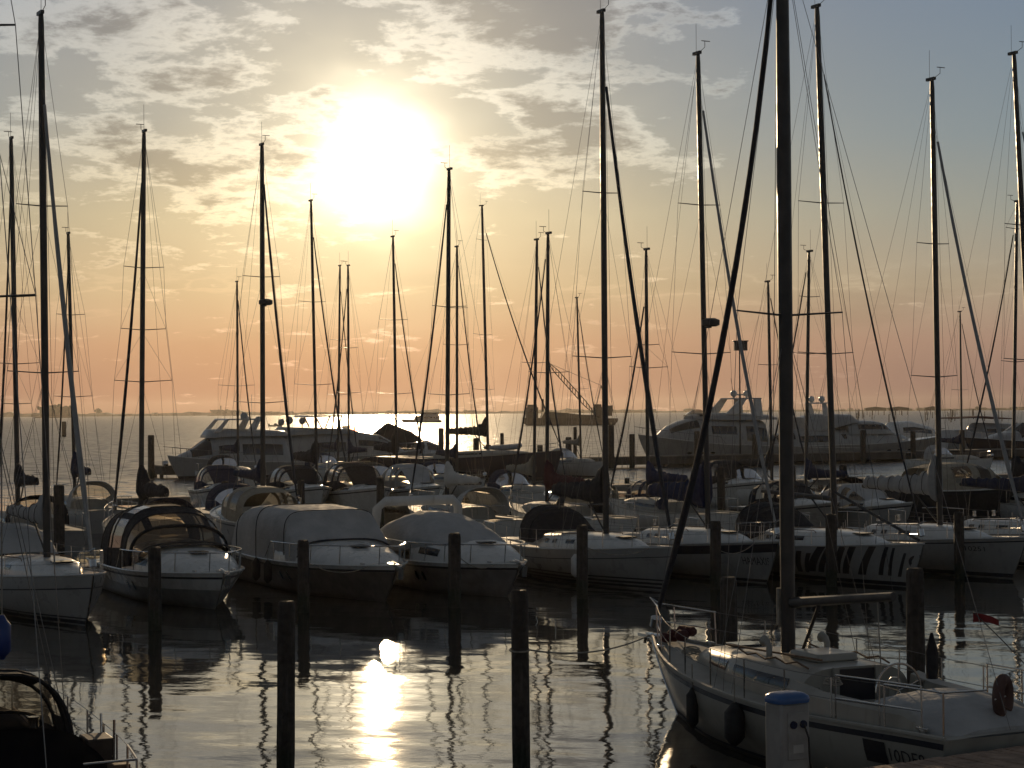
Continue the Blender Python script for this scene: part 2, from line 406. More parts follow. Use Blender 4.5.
# ------------------------------------------------------------------ boat building
class Hull:
    def __init__(s, L, B, fs, fm, fb, kind='sail', rake=0.9, zk=-0.35, trans=0.35):
        s.L, s.B, s.fs, s.fm, s.fb, s.kind, s.rake, s.zk, s.trans = L, B, fs, fm, fb, kind, rake, zk, trans
    def sheer(s, t):
        if t < .35: return lerp(s.fs, s.fm, sst(t / .35))
        return lerp(s.fm, s.fb, ((t - .35) / .65) ** 1.5)
    def half(s, t):
        t = max(0.0, min(1.0, t))
        if s.kind == 'sail':
            if t < .42: b = .74 + .26 * sin(pi / 2 * t / .42)
            else: b = cos(pi / 2 * ((t - .42) / .58) ** 1.25)
        else:
            if t < .45: b = .90 + .10 * sin(pi / 2 * t / .45)
            else: b = max(0.0, 1 - ((t - .45) / .55) ** 2.7)
        return max(0.02, b * s.B / 2)
    def sec(s, u, t):
        if s.kind == 'sail':
            return sin(pi / 2 * min(1, max(u, 0)) ** .62) if u > 0 else 0.0
        k = sst((t - .5) / .5)
        w = lerp(0.0, .74, u / .3) if u < .3 else lerp(.74, 1.0, (u - .3) / .7)
        return w ** (1 + 1.3 * k)
    def pt(s, t, u, side=1):
        zs = s.sheer(t)
        x = -s.L / 2 + s.L * t - s.rake * (1 - u) ** 1.25 * sst((t - .5) / .5) + s.trans * (1 - u) * (1 - sst(t / .18))
        return Vector((x, side * s.half(t) * s.sec(u, t), lerp(s.zk, zs, u)))
    def tof(s, x): return max(0.0, min(1.0, (x + s.L / 2) / s.L))
    def side(s, x, z, sd, off=0.0):
        t = s.tof(x); u = .8
        for _ in range(10):
            zs = s.sheer(t); u = max(0, min(1, (z - s.zk) / (zs - s.zk)))
            t = max(0.0, min(1.0, t + (x - s.pt(t, u).x) / s.L))
        p = s.pt(t, u, sd); p.y += sd * off; p.z = z
        return p
    def dz(s, x, y=0.0):
        t = s.tof(x); b = s.half(t)
        return s.sheer(t) - .02 + .05 * (1 - min(1, abs(y) / b) ** 2)
    def build(s, parent, m, deckm, stripes=(), rail=None, cockpit=None, low=None):
        nt, nu = 26, 9
        ts = [(i / nt) ** .9 for i in range(nt + 1)]
        rows = []
        for t in ts:
            rows.append([s.pt(t, 1 - j / nu, -1) for j in range(nu)] + [s.pt(t, 0, 1)] + [s.pt(t, (j + 1) / nu, 1) for j in range(nu)])
        mb = MB().grid(rows)
        mb.f.append(tuple(range(len(rows[0]))))
        h = mb.build('hull', m, parent, ang=50)
        if low:      # lower shell in its own colour: hull paint, on the white cruiser painted-in shade
            h.data.materials.append(low[1])
            n_ = 2 * nu + 1
            for k_, f_ in enumerate(h.data.polygons):
                c_ = k_ % (n_ - 1)
                f_.material_index = 1 if k_ < nt * (n_ - 1) and low[0] <= c_ < n_ - 1 - low[0] else 0
        ss = [-1, -.86, -.58, -.3, 0, .3, .58, .86, 1]
        drow = [[Vector((-s.L / 2 + s.L * t, s.half(t) * q, s.sheer(t) - .02 + .05 * (1 - q * q))) for q in ss] for t in ts]
        dm = MB(); n = len(ss); dm.v = [tuple(p) for r in drow for p in r]
        hole = []
        for i in range(nt):
            for j in range(n - 1):
                if cockpit and cockpit[0] <= ts[i] < cockpit[1] and 2 <= j < 6:
                    hole.append(i); continue
                dm.f.append((i * n + j, i * n + j + 1, (i + 1) * n + j + 1, (i + 1) * n + j))
        dk = dm.build('deck', deckm, parent, ang=60)
        if hole:
            i0, i1 = min(hole), max(hole) + 1
            loop = [drow[i][2] for i in range(i0, i1 + 1)] + [drow[i1][j] for j in range(3, 7)] + [drow[i][6] for i in range(i1 - 1, i0 - 1, -1)] + [drow[i0][j] for j in range(5, 2, -1)]
            low = [Vector((p.x, p.y * .72, p.z - .48)) for p in loop]
            cm = MB().grid([loop, low], True); cm.f.append(tuple(range(len(loop), 2 * len(loop))))
            cm.build('cockpit', deckm, parent, ang=30)
        for z0, z1, sm, nm in stripes:
            for sd in (-1, 1):
                sb = MB(); sr = []
                for t in ts:
                    a, b = (z0, z1) if z0 >= 0 else (s.sheer(t) + z0, s.sheer(t) + z1)
                    ua, ub = [(q - s.zk) / (s.sheer(t) - s.zk) for q in (a, b)]
                    us = sorted([ua, ub] + [k_ / nu for k_ in range(nu + 1) if ua < k_ / nu < ub])
                    row = [s.pt(t, u_, sd) + Vector((.006, sd * .007, 0)) for u_ in (us if len(us) == 2 else [us[0]] + us[1:-1] + [us[-1]])]
                    sr.append(row)
                for ra, rb in zip(sr, sr[1:]):
                    # rows may hold different numbers of points: resample the longer one through the hull's own facets
                    m_ = max(len(ra), len(rb))
                    ra = ra + [ra[-1]] * (m_ - len(ra)); rb = rb + [rb[-1]] * (m_ - len(rb))
                    sb.grid([ra, rb])
                sb.build(nm, sm, h)
        for sd in (-1, 1):
            MB().tube([s.pt(t, 1, sd) + Vector((0, 0, .015)) for t in ts], .03, 5).build('toe_rail', rail or deckm, parent)
        return h


def st_at(st, x):
    if x <= min(st[0][0], st[-1][0]) or x >= max(st[0][0], st[-1][0]):
        return st[0] if abs(x - st[0][0]) < abs(x - st[-1][0]) else st[-1]
    for a, b in zip(st, st[1:]):
        if min(a[0], b[0]) <= x <= max(a[0], b[0]):
            k = (x - a[0]) / (b[0] - a[0])
            return tuple(lerp(p, q, k) for p, q in zip(a, b))


def se(sta, th, p, off=0.0):
    x, w, zb, zt = sta
    c, s_ = cos(th), sin(th)
    y = -(w + off) * math.copysign(abs(c) ** (2 / p), c)
    return Vector((x, y, zb + (zt - zb + off) * max(0.0, s_) ** (2 / p)))


def body(st, p=3.2, n=16, wob=0.0):
    rows = []
    for k, q in enumerate(st):
        r = [se(q, pi * j / n, p) for j in range(n + 1)]
        if wob:
            r = [v + Vector((random.uniform(-wob, wob), random.uniform(-wob, wob), random.uniform(-wob, wob) * (0 < j < n))) for j, v in enumerate(r)]
        rows.append(r)
    mb = MB().grid(rows)
    m = n + 1
    mb.f.append(tuple(range(m))[::-1]); o = (len(rows) - 1) * m
    mb.f.append(tuple(range(o, o + m)))
    return mb


def refine(st, k=3):
    out = []
    for a, b in zip(st, st[1:]):
        for i in range(k):
            u = i / k
            out.append(tuple(lerp(p, q, u) for p, q in zip(a, b)))
    return out + [st[-1]]


def patch(st, xa, xb, th0, th1, p=3.2, off=.012, nx=6, nt=5):
    rows = []
    for i in range(nx + 1):
        x = lerp(xa, xb, i / nx); q = st_at(st, x)
        rows.append([se(q, rad(lerp(th0, th1, j / nt)), p, off) for j in range(nt + 1)])
    return MB().grid(rows)


def window_pair(st, xa, xb, th0, th1, m, parent, name='window', p=3.2, off=.012):
    patch(st, xa, xb, th0, th1, p, off).build(name, m, parent)
    patch(st, xa, xb, 180 - th1, 180 - th0, p, off).build(name, m, parent)


def islands(mb):
    key = lambda p: tuple(round(c, 4) for c in p)
    par = {}
    def find(k):
        while par.setdefault(k, k) != k: k = par[k]
        return k
    for f in mb.f:
        ks = [key(mb.v[i]) for i in f]
        for k in ks[1:]: par[find(k)] = find(ks[0])
    out = {}
    for f in mb.f: out.setdefault(find(key(mb.v[f[0]])), MB()).add([mb.v[i] for i in f], [tuple(range(len(f)))])
    return list(out.values())


def canopy(parent, st, canvas, glass, rule, p=2.8, n=16, hoops=True, name='canopy'):
    rows = [[se(q, pi * j / n, p) for j in range(n + 1)] for q in st]
    g, c = MB(), MB()
    for i in range(len(st) - 1):
        for j in range(n):
            quad = [rows[i][j], rows[i][j + 1], rows[i + 1][j + 1], rows[i + 1][j]]
            (g if rule(i, min(j, n - 1 - j)) else c).add(quad, [(0, 1, 2, 3)])
    if not c.f: c.tube(rows[0], .02, 5)
    if hoops:
        for k_, r in enumerate(rows):
            if hoops is True or k_ in hoops: c.tube(r, .026, 5)
    co = c.build(name, canvas, parent)
    for piece in islands(g): piece.build('canopy_window', glass, co)
    return co


def text_mesh(txt, size):
    cu = bpy.data.curves.new('lettering', 'FONT'); cu.body = txt; cu.size = size; cu.resolution_u = 2
    o = bpy.data.objects.new('lettering', cu); COL.objects.link(o)
    bpy.context.view_layer.update()
    me = bpy.data.meshes.new_from_object(o)
    vs = [v.co.copy() for v in me.vertices]; fs = [tuple(f.vertices) for f in me.polygons]
    bpy.data.objects.remove(o); bpy.data.meshes.remove(me); bpy.data.curves.remove(cu)
    return vs, fs


def hull_text(hull, txt, x, z, size, sd, m, parent, sx=1.0):
    vs, fs = text_mesh(txt, size)
    mb = MB()
    mb.add([hull.side(x + (v.x * sx if sd < 0 else -v.x * sx), z + v.y, sd, .012) for v in vs], fs)
    return mb.build('hull_lettering', m, parent, smooth=False)


def hull_text_fit(info, txt, px0, px1, z, size, sd, m):
    hu = info['hull']
    xa, xb = x_on_hull(info, px0, z, sd), x_on_hull(info, px1, z, sd)
    vs, fs = text_mesh(txt, size)
    w0, w1 = min(v.x for v in vs), max(v.x for v in vs)
    mb = MB().add([hu.side(lerp(xa, xb, (v.x - w0) / (w1 - w0)), z + v.y, sd, .012) for v in vs], fs)
    return mb.build('hull_lettering', m, info['h'], smooth=False)


def sag_line(a, b, sag, n=12):
    a, b = Vector(a), Vector(b)
    return [a.lerp(b, i / n) - Vector((0, 0, sag * 4 * (i / n) * (1 - i / n))) for i in range(n + 1)]


def sailboat(label, px, d, top, a, L, B=None, xm=.12, fb=(1.05, 1.0, 1.35), hullm=GEL, deckm=DECK, stripes=None,
             spreaders=(), stay=(.9, .055, SAIL), boom=(.36, 1.35, None, .2), hood=None, hoodglass=True, radar=None, lite=False, mast_r=.075,
             group=None, cockpit=True, base_z=1.4, roof=True, rake=.9, name='sailing_yacht', mastm=ALUD, center=None, H=None, backstay=True, wire=.006, boom_rise=.12, roofm=None, jib_sag=1.0):
    B = B or L * .31
    rz = rad(a - 90)
    dirv = Vector((sin(rad(a)), -cos(rad(a)), 0))
    if center is None:
        pb = at_d(px, hor(px) + (CAM_H - base_z) * F / (d * K), d)
        T = at_d(top[0], top[1], d)
        H = T.z
        cpos = Vector((pb.x, pb.y, 0)) - dirv * (xm * L)
        lw = Vector((T.x - pb.x, 0, 0))
    else:
        cpos = Vector((center[0], center[1], 0)); lw = Vector((0, 0, 0))
    lean = Matrix.Rotation(-rz, 3, 'Z') @ lw
    root = empty(name, cpos, rz, label, 'sailboat', group)
    hu = Hull(L, B, *fb, 'sail', rake)
    if stripes is None: stripes = ((.02, .14, STRIPE, 'boot_stripe'),)
    h = hu.build(root, hullm, deckm, stripes, cockpit=(.06, .33) if cockpit else None)
    mx = xm * L
    zt = hu.dz(mx)
    if roof:
        st = []
        for f, k, hh in ((-.15, .60, .42), (-.05, .62, .45), (.10, .62, .43), (.2, .56, .36), (.28, .46, .2), (.335, .34, .03)):
            x = f * L; t = hu.tof(x)
            st.append((x, hu.half(t) * k, hu.dz(x) - .1, hu.dz(x) + hh * (L / 10) ** .3))
        cr = body(refine(st, 3)).build('coachroof', roofm or (deckm if deckm is DECKC else GEL), root)
        for xa, xb in (((-.10, -.075), (-.05, -.025), (.03, .08)) if not lite else ((-.1, .12),)):
            window_pair(st, xa * L, xb * L, 14, 30, SMOKED, cr)
        zt = st_at(st, mx)[3]
        hx = .24 * L
        if not lite: MB().box((hx, 0, st_at(st, hx)[3] + .03), (.5, .5, .05)).build('hatch', SMOKED, cr, bevel=.015)
        if not lite:
            for sy in (-1, 1):
                y = sy * st_at(st, .05 * L)[1] * .72
                MB().tube([(x * L, y, se(st_at(st, x * L), rad(52), 3.2).z + (.07 if 0 < i < 5 else .0)) for i, x in enumerate((-.11, -.1, -.04, .04, .1, .11))], .014, 5).build('grab_rail', TEAK, cr)
            for sy in (-1, 1):
                MB().tube([(-.13 * L, sy * .45, zt), (-.13 * L, sy * .45, zt + .12), (-.13 * L, sy * .45, zt + .2)], [.07, .06, .075], 10).build('winch', STEEL, cr)
    MP = lambda z: Vector((mx, 0, z)) + lean * ((z - zt) / (H - zt))
    mast = MB().tube([MP(zt - .05), MP(zt + (H - zt) * .7), MP(H - .3), MP(H)], [(mast_r * 1.2, mast_r), (mast_r * 1.2, mast_r), (mast_r, mast_r * .8), (mast_r * .8, mast_r * .65)], 10).build('mast', mastm, root)
    # mast head: crane, wind vane, aerial
    mh = MB().box(tuple(MP(H) + Vector((-.06, 0, .04))), (.42, .1, .1))
    mh.tube([MP(H) + Vector((.1, 0, .05)), MP(H) + Vector((.42, 0, .16)), MP(H) + Vector((.42, 0, .36))], .012, 4)
    mh.tube([MP(H) + Vector((.42, -.13, .36)), MP(H) + Vector((.42, .2, .36))], .014, 4)
    mh.build('mast_head', ALUD, mast)
    MB().tube([MP(H) + Vector((-.2, .06, .05)), MP(H) + Vector((-.2, .06, 1.05))], .008, 4).build('aerial', WIRE, mast)
    tipz = []
    for py, hl in spreaders:
        z = at_d(px, py, d).z if py > 0 else -py * H
        tips = []
        for sd in (-1, 1):
            tip = MP(z) + Vector((-.16 * hl, sd * hl, .06 * hl)); tips.append(tip)
            MB().tube([MP(z), tip], [(.05, .02), (.032, .014)], 5).build('spreader', mastm, mast)
        tipz.append((z, tips))
    t = hu.tof(mx - .02 * L)
    for k, sd in enumerate((-1, 1)):
        cp = Vector((mx - .03 * L, sd * hu.half(t) * .94, hu.sheer(t)))
        MB().tube([cp] + [q[1][k] for q in sorted(tipz, key=lambda q: q[0])] + [MP(H - .1)], wire, 4).build('shroud', WIRE, root)
        if tipz:
            z0 = min(q[0] for q in tipz)
            MB().tube([cp + Vector((-.25, 0, 0)), MP(z0 - .1)], wire, 4).build('shroud', WIRE, root)
            if not lite: MB().tube([cp + Vector((.3, 0, 0)), MP(z0 - .15)], wire, 4).build('shroud', WIRE, root)
            for q0, q1 in zip(sorted(tipz, key=lambda q: q[0]), sorted(tipz, key=lambda q: q[0])[1:]):
                MB().tube([q0[1][k], MP(q1[0] - .1)], wire * .8, 4).build('shroud', WIRE, root)
    bow = hu.pt(1, 1) + Vector((-.05, 0, .05))
    if stay:
        fr, jr, jm = stay
        ft = MP(zt + (H - zt) * fr) + Vector((.1, 0, 0))
        fs_ = MB().tube([bow, ft], wire, 4).build('forestay', WIRE, root)
        if jr:
            pts, rs = [], []
            for i in range(25):
                u = i / 24
                p = bow.lerp(ft, .035 + .93 * u); p += Vector((-.16, 0, -.10)) * (4 * u * (1 - u)) * (L / 10) * jib_sag
                pts.append(p); rs.append(jr * (.55 + .45 * min(1, 6 * u)) * (1 - .45 * u) * random.uniform(.93, 1.07))
            MB().tube(pts, rs, 8).build('furled_jib', jm, fs_)
            MB().tube([bow.lerp(ft, .012), bow.lerp(ft, .025)], .11, 10).build('furling_drum', STEEL, fs_)
    if backstay:
        sp = hu.pt(0, 1); sp.y = 0
        MB().tube([sp + Vector((.05, 0, .05)), MP(H)], wire, 4).build('backstay', WIRE, root)
    if not lite:   # halyards
        for k in (-1, 1):
            MB().tube([MP(zt + .3) + Vector((.25, k * .16, 0)), MP(H * .9) + Vector((.1, k * .05, 0))], .006, 4).build('halyard', ROPED, root)
    if boom:
        bl, bz, bm, br = boom
        bl *= L; z = zt + bz
        p0, p1 = MP(z) + Vector((-.12, 0, 0)), MP(z) + Vector((-bl, 0, boom_rise))
        p1.y = p0.y
        bo = MB().tube([p0, p1], [(.07, .085), (.055, .07)], 8).build('boom', mastm, root)
        if bm:
            rings = []
            N = 26
            for i in range(N + 1):
                u = i / N
                c = p0.lerp(p1, -.015 + u * .98)
                rzv = lerp(br * 1.0, br * .55, u ** .8) + br * 1.5 * math.exp(-u * 11)
                ryv = lerp(br * .72, br * .45, u) + br * .25 * math.exp(-u * 9)
                w = 1 + random.uniform(-.12, .12); rzv *= 1 + .10 * sin(i * 2.1 + bl) + random.uniform(-.05, .05)
                if i in (0, N): rzv *= .85; ryv *= .7
                c = c + Vector((0, 0, rzv * .72))
                rings.append([c + Vector((0, ryv * w * cos(2 * pi * k / 12) * (1.0 if sin(2 * pi * k / 12) < 0 else .85), rzv * w * sin(2 * pi * k / 12))) for k in range(12)])
            sc_ = MB().loft(rings).build('sail_cover', bm, bo)
            if not lite:
                for i in range(4, N - 1, 4):
                    ctr = sum((Vector(q) for q in rings[i]), Vector()) / 12
                    MB().tube([ctr + (Vector(q) - ctr) * 1.03 for q in rings[i] + rings[i][:1]], .014, 4).build('sail_tie', ROPED, sc_)
        MB().tube([p1, MP(H)], .005, 4).build('topping_lift', ROPED, bo)
        MB().tube([p0.lerp(p1, .85), Vector((p1.x + .3, 0, hu.dz(p1.x) + .1))], .012, 4).build('mainsheet', ROPE, bo)
        MB().tube([p0.lerp(p1, .3), Vector((mx - .15, 0, zt + .1))], .03, 6).build('boom_vang', mastm, bo)
    if radar:
        z = at_d(px, radar, d).z
        rd = MB().box(tuple(MP(z) + Vector((.2, 0, -.05))), (.4, .1, .06))
        c = MP(z) + Vector((.42, 0, .1))
        rd.tube([c + Vector((0, 0, -.13)), c + Vector((0, 0, -.08)), c + Vector((0, 0, .08)), c + Vector((0, 0, .14))], [.2, .3, .3, .16], 14)
        rd.build('radar', mastm, mast)
    # pulpit, pushpit, lifelines
    hr = .62
    def rail_pts(t0, t1, n, sd, dzv, ins=.07):
        out = []
        for i in range(n + 1):
            q = hu.pt(lerp(t0, t1, i / n), 1, sd); q.y -= sd * min(ins, abs(q.y) * .5); q.z += dzv; out.append(q)
        return out
    pul = MB()
    tipb = hu.pt(1, 1) + Vector((.08, 0, hr + .08))
    pul.tube(rail_pts(.87, .985, 5, -1, hr) + [tipb] + rail_pts(.985, .87, 5, 1, hr), .014 if lite else .016, 6)
    for sd in (-1, 1):
        for t_ in (.87, .95):
            q = rail_pts(t_, t_, 1, sd, 0)[0]
            pul.tube([q, q + Vector((.05, 0, hr))], .014, 5)
        pul.tube(rail_pts(.87, .97, 4, sd, hr * .5), .012, 5)
    pul.build('pulpit', STEEL, root)
    for sd in (-1, 1):
        pus = MB()
        e = hu.pt(0, 1, sd); e.z += hr; e.y *= .35; e.x += .05
        pus.tube([e] + rail_pts(.01, .12, 4, sd, hr), .015, 6)
        for t_ in (.01, .12):
            q = rail_pts(t_, t_, 1, sd, 0)[0]; pus.tube([q, q + Vector((0, 0, hr))], .014, 5)
        pus.build('pushpit', STEEL, root)
    for sd in (-1, 1):
        for t_ in ([.3, .5, .7] if lite else [.23, .34, .45, .56, .67, .77]):
            q = rail_pts(t_, t_, 1, sd, 0)[0]
            MB().tube([q, q + Vector((0, 0, hr))], .013, 5).build('stanchion', STEEL, root)
        for kz in ((1,) if lite else (1, .5)):
            MB().tube(rail_pts(.12, .87, 12, sd, hr * kz), .005, 4).build('lifeline', WIRE, root)
    if hood:
        w = hu.half(.36) * .72; zb = hu.dz(-.16 * L) + .1
        st2 = [(-.235 * L, w, zb, zb + 1.18), (-.20 * L, w * 1.0, zb, zb + 1.14), (-.155 * L, w * .96, zb, zb + .98), (-.10 * L, w * .88, zb + .2, zb + .42)]
        canopy(root, refine(st2, 2), hood, CLEAR, lambda i, j: hoodglass and i >= 4 and 2 <= j <= 7, p=2.6, hoops=(0, 3), name='sprayhood')
    return dict(root=root, hull=hu, h=h, MP=MP, mast=mast, zt=zt, H=H, mx=mx, rz=rz, pos=cpos, rails=rail_pts)


def bow_rail(hu, root, t0=.45, h=.6, n=5, r=.016, over=.25):
    def rp(t, sd, z):
        q = hu.pt(t, 1, sd); q.y -= sd * min(.1, abs(q.y) * .4); q.z += z; return q
    for sd in (-1, 1):
        for i in range(n):
            t = lerp(t0 + .03, .95, i / (n - 1)); q = rp(t, sd, 0)
            MB().tube([q, q + Vector((.08, 0, h))], r * .85, 5).build('stanchion', STEEL, root)
    k = 14
    pts = [rp(t0 - .04, -1, .05)] + [rp(lerp(t0, .97, i / k), -1, h) + Vector((.08, 0, 0)) for i in range(k + 1)]
    pts += [hu.pt(1, 1) + Vector((over, -.12, h + .02)), hu.pt(1, 1) + Vector((over, .12, h + .02))]
    pts += [rp(lerp(.97, t0, i / k), 1, h) + Vector((.08, 0, 0)) for i in range(k + 1)] + [rp(t0 - .04, 1, .05)]
    return MB().tube(pts, r, 6).build('bow_rail', STEEL, root)


def cruiser(label, bow_px, bow_py, a, L, B, style, fb=(1.05, 1.1, 1.5), hullm=GEL, canvas=CANB, deckm=GEL, group=None, lite=False,
            stripe=None, d=None, name='motor_cruiser', roof=2.75, trunk=.36, glass=CLEAR, low=None):
    rz = rad(a - 90); dirv = Vector((sin(rad(a)), -cos(rad(a)), 0))
    p = at_z(bow_px, bow_py) if d is None else Vector((at_d(bow_px, 400, d).x, d * K, 0))
    rake = 1.2
    cpos = p - dirv * (L / 2 - rake * .75)
    root = empty(name, cpos, rz, label, 'motorboat', group)
    hu = Hull(L, B, *fb, 'motor', rake, -.4, -.25)
    strp = [(-.16, -.10, STRIPE, 'rubbing_strake')]
    if stripe: strp.append(stripe)
    h = hu.build(root, hullm, deckm, strp, low=low)
    w0 = B / 2
    f = lambda k: k * L
    dz = lambda x: hu.dz(x)
    kt = 1.0 if trunk < .5 else 1.1
    st = [(f(-.05), w0 * .80 * kt, dz(0) - .15, dz(0) + trunk + .12), (f(.1), w0 * .78 * kt, dz(f(.1)) - .15, dz(f(.1)) + trunk), (f(.22), w0 * .69 * kt, dz(f(.22)) - .15, dz(f(.22)) + trunk * .78),
          (f(.33), w0 * .52 * kt, dz(f(.33)) - .1, dz(f(.33)) + trunk * .42), (f(.40), w0 * .3 * kt, dz(f(.40)) - .1, dz(f(.40)) + .03)]
    tr = body(refine(st, 3), 2.8).build('cabin_trunk', hullm if hullm in (GEL, GELC) else GEL, root)
    window_pair(st, f(.02), f(.16), 14, 30, SMOKED, tr, p=2.8)
    MB().box((f(.24), 0, st_at(st, f(.24))[3] + .02), (.5, .5, .05)).build('hatch', SMOKED, tr, bevel=.015)
    zb = dz(0) + .15
    if style == 'canopy':
        s2 = [(f(.165), w0 * .66, zb + trunk - .2, zb + trunk - .12), (f(.105), w0 * .84, zb + .1, zb + .62), (f(.04), w0 * .89, zb - .05, roof - .56),
              (f(-.02), w0 * .89, zb - .1, roof - .2), (f(-.08), w0 * .88, zb - .2, roof - .02), (f(-.2), w0 * .88, zb - .3, roof), (f(-.24), w0 * .88, zb - .3, roof - .02), (f(-.34), w0 * .86, zb - .3, roof - .18)]
        canopy(root, s2[:3], ALUD, TINTED, lambda i, j: True, p=3.0, name='windscreen')
        MB().tube([se(s2[2], pi * j / 16, 3.0, .01) for j in range(17)], .05, 6).build('screen_frame', CANB, root)
        canopy(root, s2[2:], canvas, glass, lambda i, j: (i == 0 and j != 5 and j >= 1) or (i in (2, 3) and 1 <= j <= 6 and j != 4), p=3.0)
        bw = MB().grid([[se((f(-.34), w0 * .86, zb - .3, roof - .18), pi * j / 16, 2.6) for j in range(17)], [(f(-.36), y * w0 * .8, zb - .3) for y in [-1 + j / 8 for j in range(17)]]])
        bw.build('rear_curtain', glass, root)
    elif style == 'open':
        s2 = [(f(.13), w0 * .66, zb + .15, zb + .2), (f(.03), w0 * .86, zb, roof - .22), (f(-.02), w0 * .88, zb - .1, roof - .06), (f(-.1), w0 * .88, zb - .2, roof), (f(-.2), w0 * .88, zb - .3, roof - .05), (f(-.28), w0 * .86, zb - .3, roof - .22)]
        canopy(root, refine(s2, 2), canvas, glass, lambda i, j: 1 <= j <= 4 and i in (0, 1, 3, 4, 6, 7), p=3.2, hoops=(0, 2, 5, 8))
    elif style == 'cover':
        s2 = [(f(.125), w0 * .80, zb - .1, zb + trunk - .15), (f(.115), w0 * .84, zb - .1, zb + trunk - .02), (f(.045), w0 * .88, zb - .15, roof - .34), (f(.03), w0 * .84, zb - .15, roof - .06), (f(-.05), w0 * .84, zb - .2, roof), (f(-.2), w0 * .88, zb - .3, roof + .03),
              (f(-.32), w0 * .9, zb - .3, roof - .02), (f(-.38), w0 * .92, zb - .4, roof - .25), (f(-.43), w0 * .9, zb - .4, zb + .1)]
        cv = body(refine(s2, 4), 6.0, 26, .012).build('cockpit_cover', canvas, root)
        for xs in (.02, -.2, -.36):
            MB().tube([se(st_at(s2, f(xs)), pi * j / 26, 6.0, .012) for j in range(27)], .014, 5).build('seam', CANB if canvas is not CANB else CANG, cv)
        # white bound hem along the foot of the front panel
        MB().tube([(f(.128), y * w0 * .84, zb + trunk - .13 - .25 * y ** 4) for y in [-1 + j / 6 for j in range(13)]], .03, 5).build('hem', STRIPE, cv)
    elif style == 'tarp':
        s2 = [(f(.24), w0 * .50, zb + .30, zb + .38), (f(.13), w0 * .70, zb + .30, zb + .72), (f(.02), w0 * .82, zb + .25, roof - .42), (f(-.10), w0 * .86, zb + .1, roof - .22), (f(-.24), w0 * .88, zb, roof - .18), (f(-.38), w0 * .9, zb - .2, roof - .45)]
        body(refine(s2, 4), 2.5, 22, .02).build('boat_tarpaulin', canvas, root)
        arch = MB()
        arch.tube([(f(-.36), -w0 * .95, zb - .3), (f(-.33), -w0 * .9, roof - .1), (f(-.32), -w0 * .75, roof + .12), (f(-.32), w0 * .75, roof + .12), (f(-.33), w0 * .9, roof - .1), (f(-.36), w0 * .95, zb - .3)], [(.16, .07)] * 6, 8)
        arch.build('radar_arch', GEL, root)
    if not lite:
        for sd in (-1, 1):
            for k in (.02, .07):
                q = [hu.side(f(k) + .09 * cos(2 * pi * i / 12), hu.sheer(.5) - .42 + .15 * sin(2 * pi * i / 12), sd, .014) for i in range(12)]
                MB().add(q, [tuple(range(12))]).build('porthole', SMOKED, h)
        for sd in (-1, 1):
            c = hu.pt(.9, 1, sd); c.y *= .8
            MB().box((c.x, c.y, c.z + .06), (.26, .05, .05)).box((c.x, c.y, c.z + .02), (.1, .06, .06)).build('cleat', STEEL, root)
        nb = hu.pt(1, 1)
        an = MB().box((nb.x - .1, 0, nb.z + .05), (.7, .16, .07))
        an.tube([(nb.x - .3, 0, nb.z + .12), (nb.x + .22, 0, nb.z + .06), (nb.x + .32, 0, nb.z - .12)], .025, 6)
        an.prism([(nb.x + .36, nb.z - .02), (nb.x + .30, nb.z - .34), (nb.x + .12, nb.z - .22)], -.08, .08)
        an.build('bow_anchor', STEEL, root)
    if not lite or style != 'open':
        bow_rail(hu, root, .45 if not lite else .55, .58, 5 if not lite else 3, .02 if not lite else .017)
    return dict(root=root, hull=hu, h=h, rz=rz, pos=cpos, L=L, B=B)


def yacht(label, pos, a, L, B, fb, house, hullm=GEL, windows=(), fly=None, extras=None, band=None, group=None, rail=True, name='motor_yacht', p=3.0, cat='yacht'):
    rz = rad(a - 90)
    root = empty(name, (pos[0], pos[1], 0), rz, label, cat, group)
    hu = Hull(L, B, *fb, 'motor', L * .11, -.5, -.3)
    h = hu.build(root, hullm, GEL if hullm is not GEL else DECK, (((.02, .25, STRIPE, 'boot_stripe'),) if hullm is not NAVY else ()) + ((band,) if band else ()))
    for nm, st, m in house:
        o = body(refine([(x * L, w * B / 2, zb, zt) for x, w, zb, zt in st], 4), p, 18).build(nm, m, root)
        for wn, xa, xb, t0, t1 in windows:
            if wn == nm: window_pair([(x * L, w * B / 2, zb, zt) for x, w, zb, zt in st], xa * L, xb * L, t0, t1, SMOKED, o, p=p, off=.03)
    for xs in (.12, .2, .05):
        for sd in (-1, 1):
            q = [hu.side(xs * L + .28 * cos(2 * pi * i / 12), hu.fm * .62 + .12 * sin(2 * pi * i / 12), sd, .02) for i in range(12)]
            MB().add(q, [tuple(range(12))]).build('porthole', SMOKED, h)
    if rail: bow_rail(hu, root, .5, .75, 7, .022, .35)
    if extras: extras(root, hu)
    return root, hu


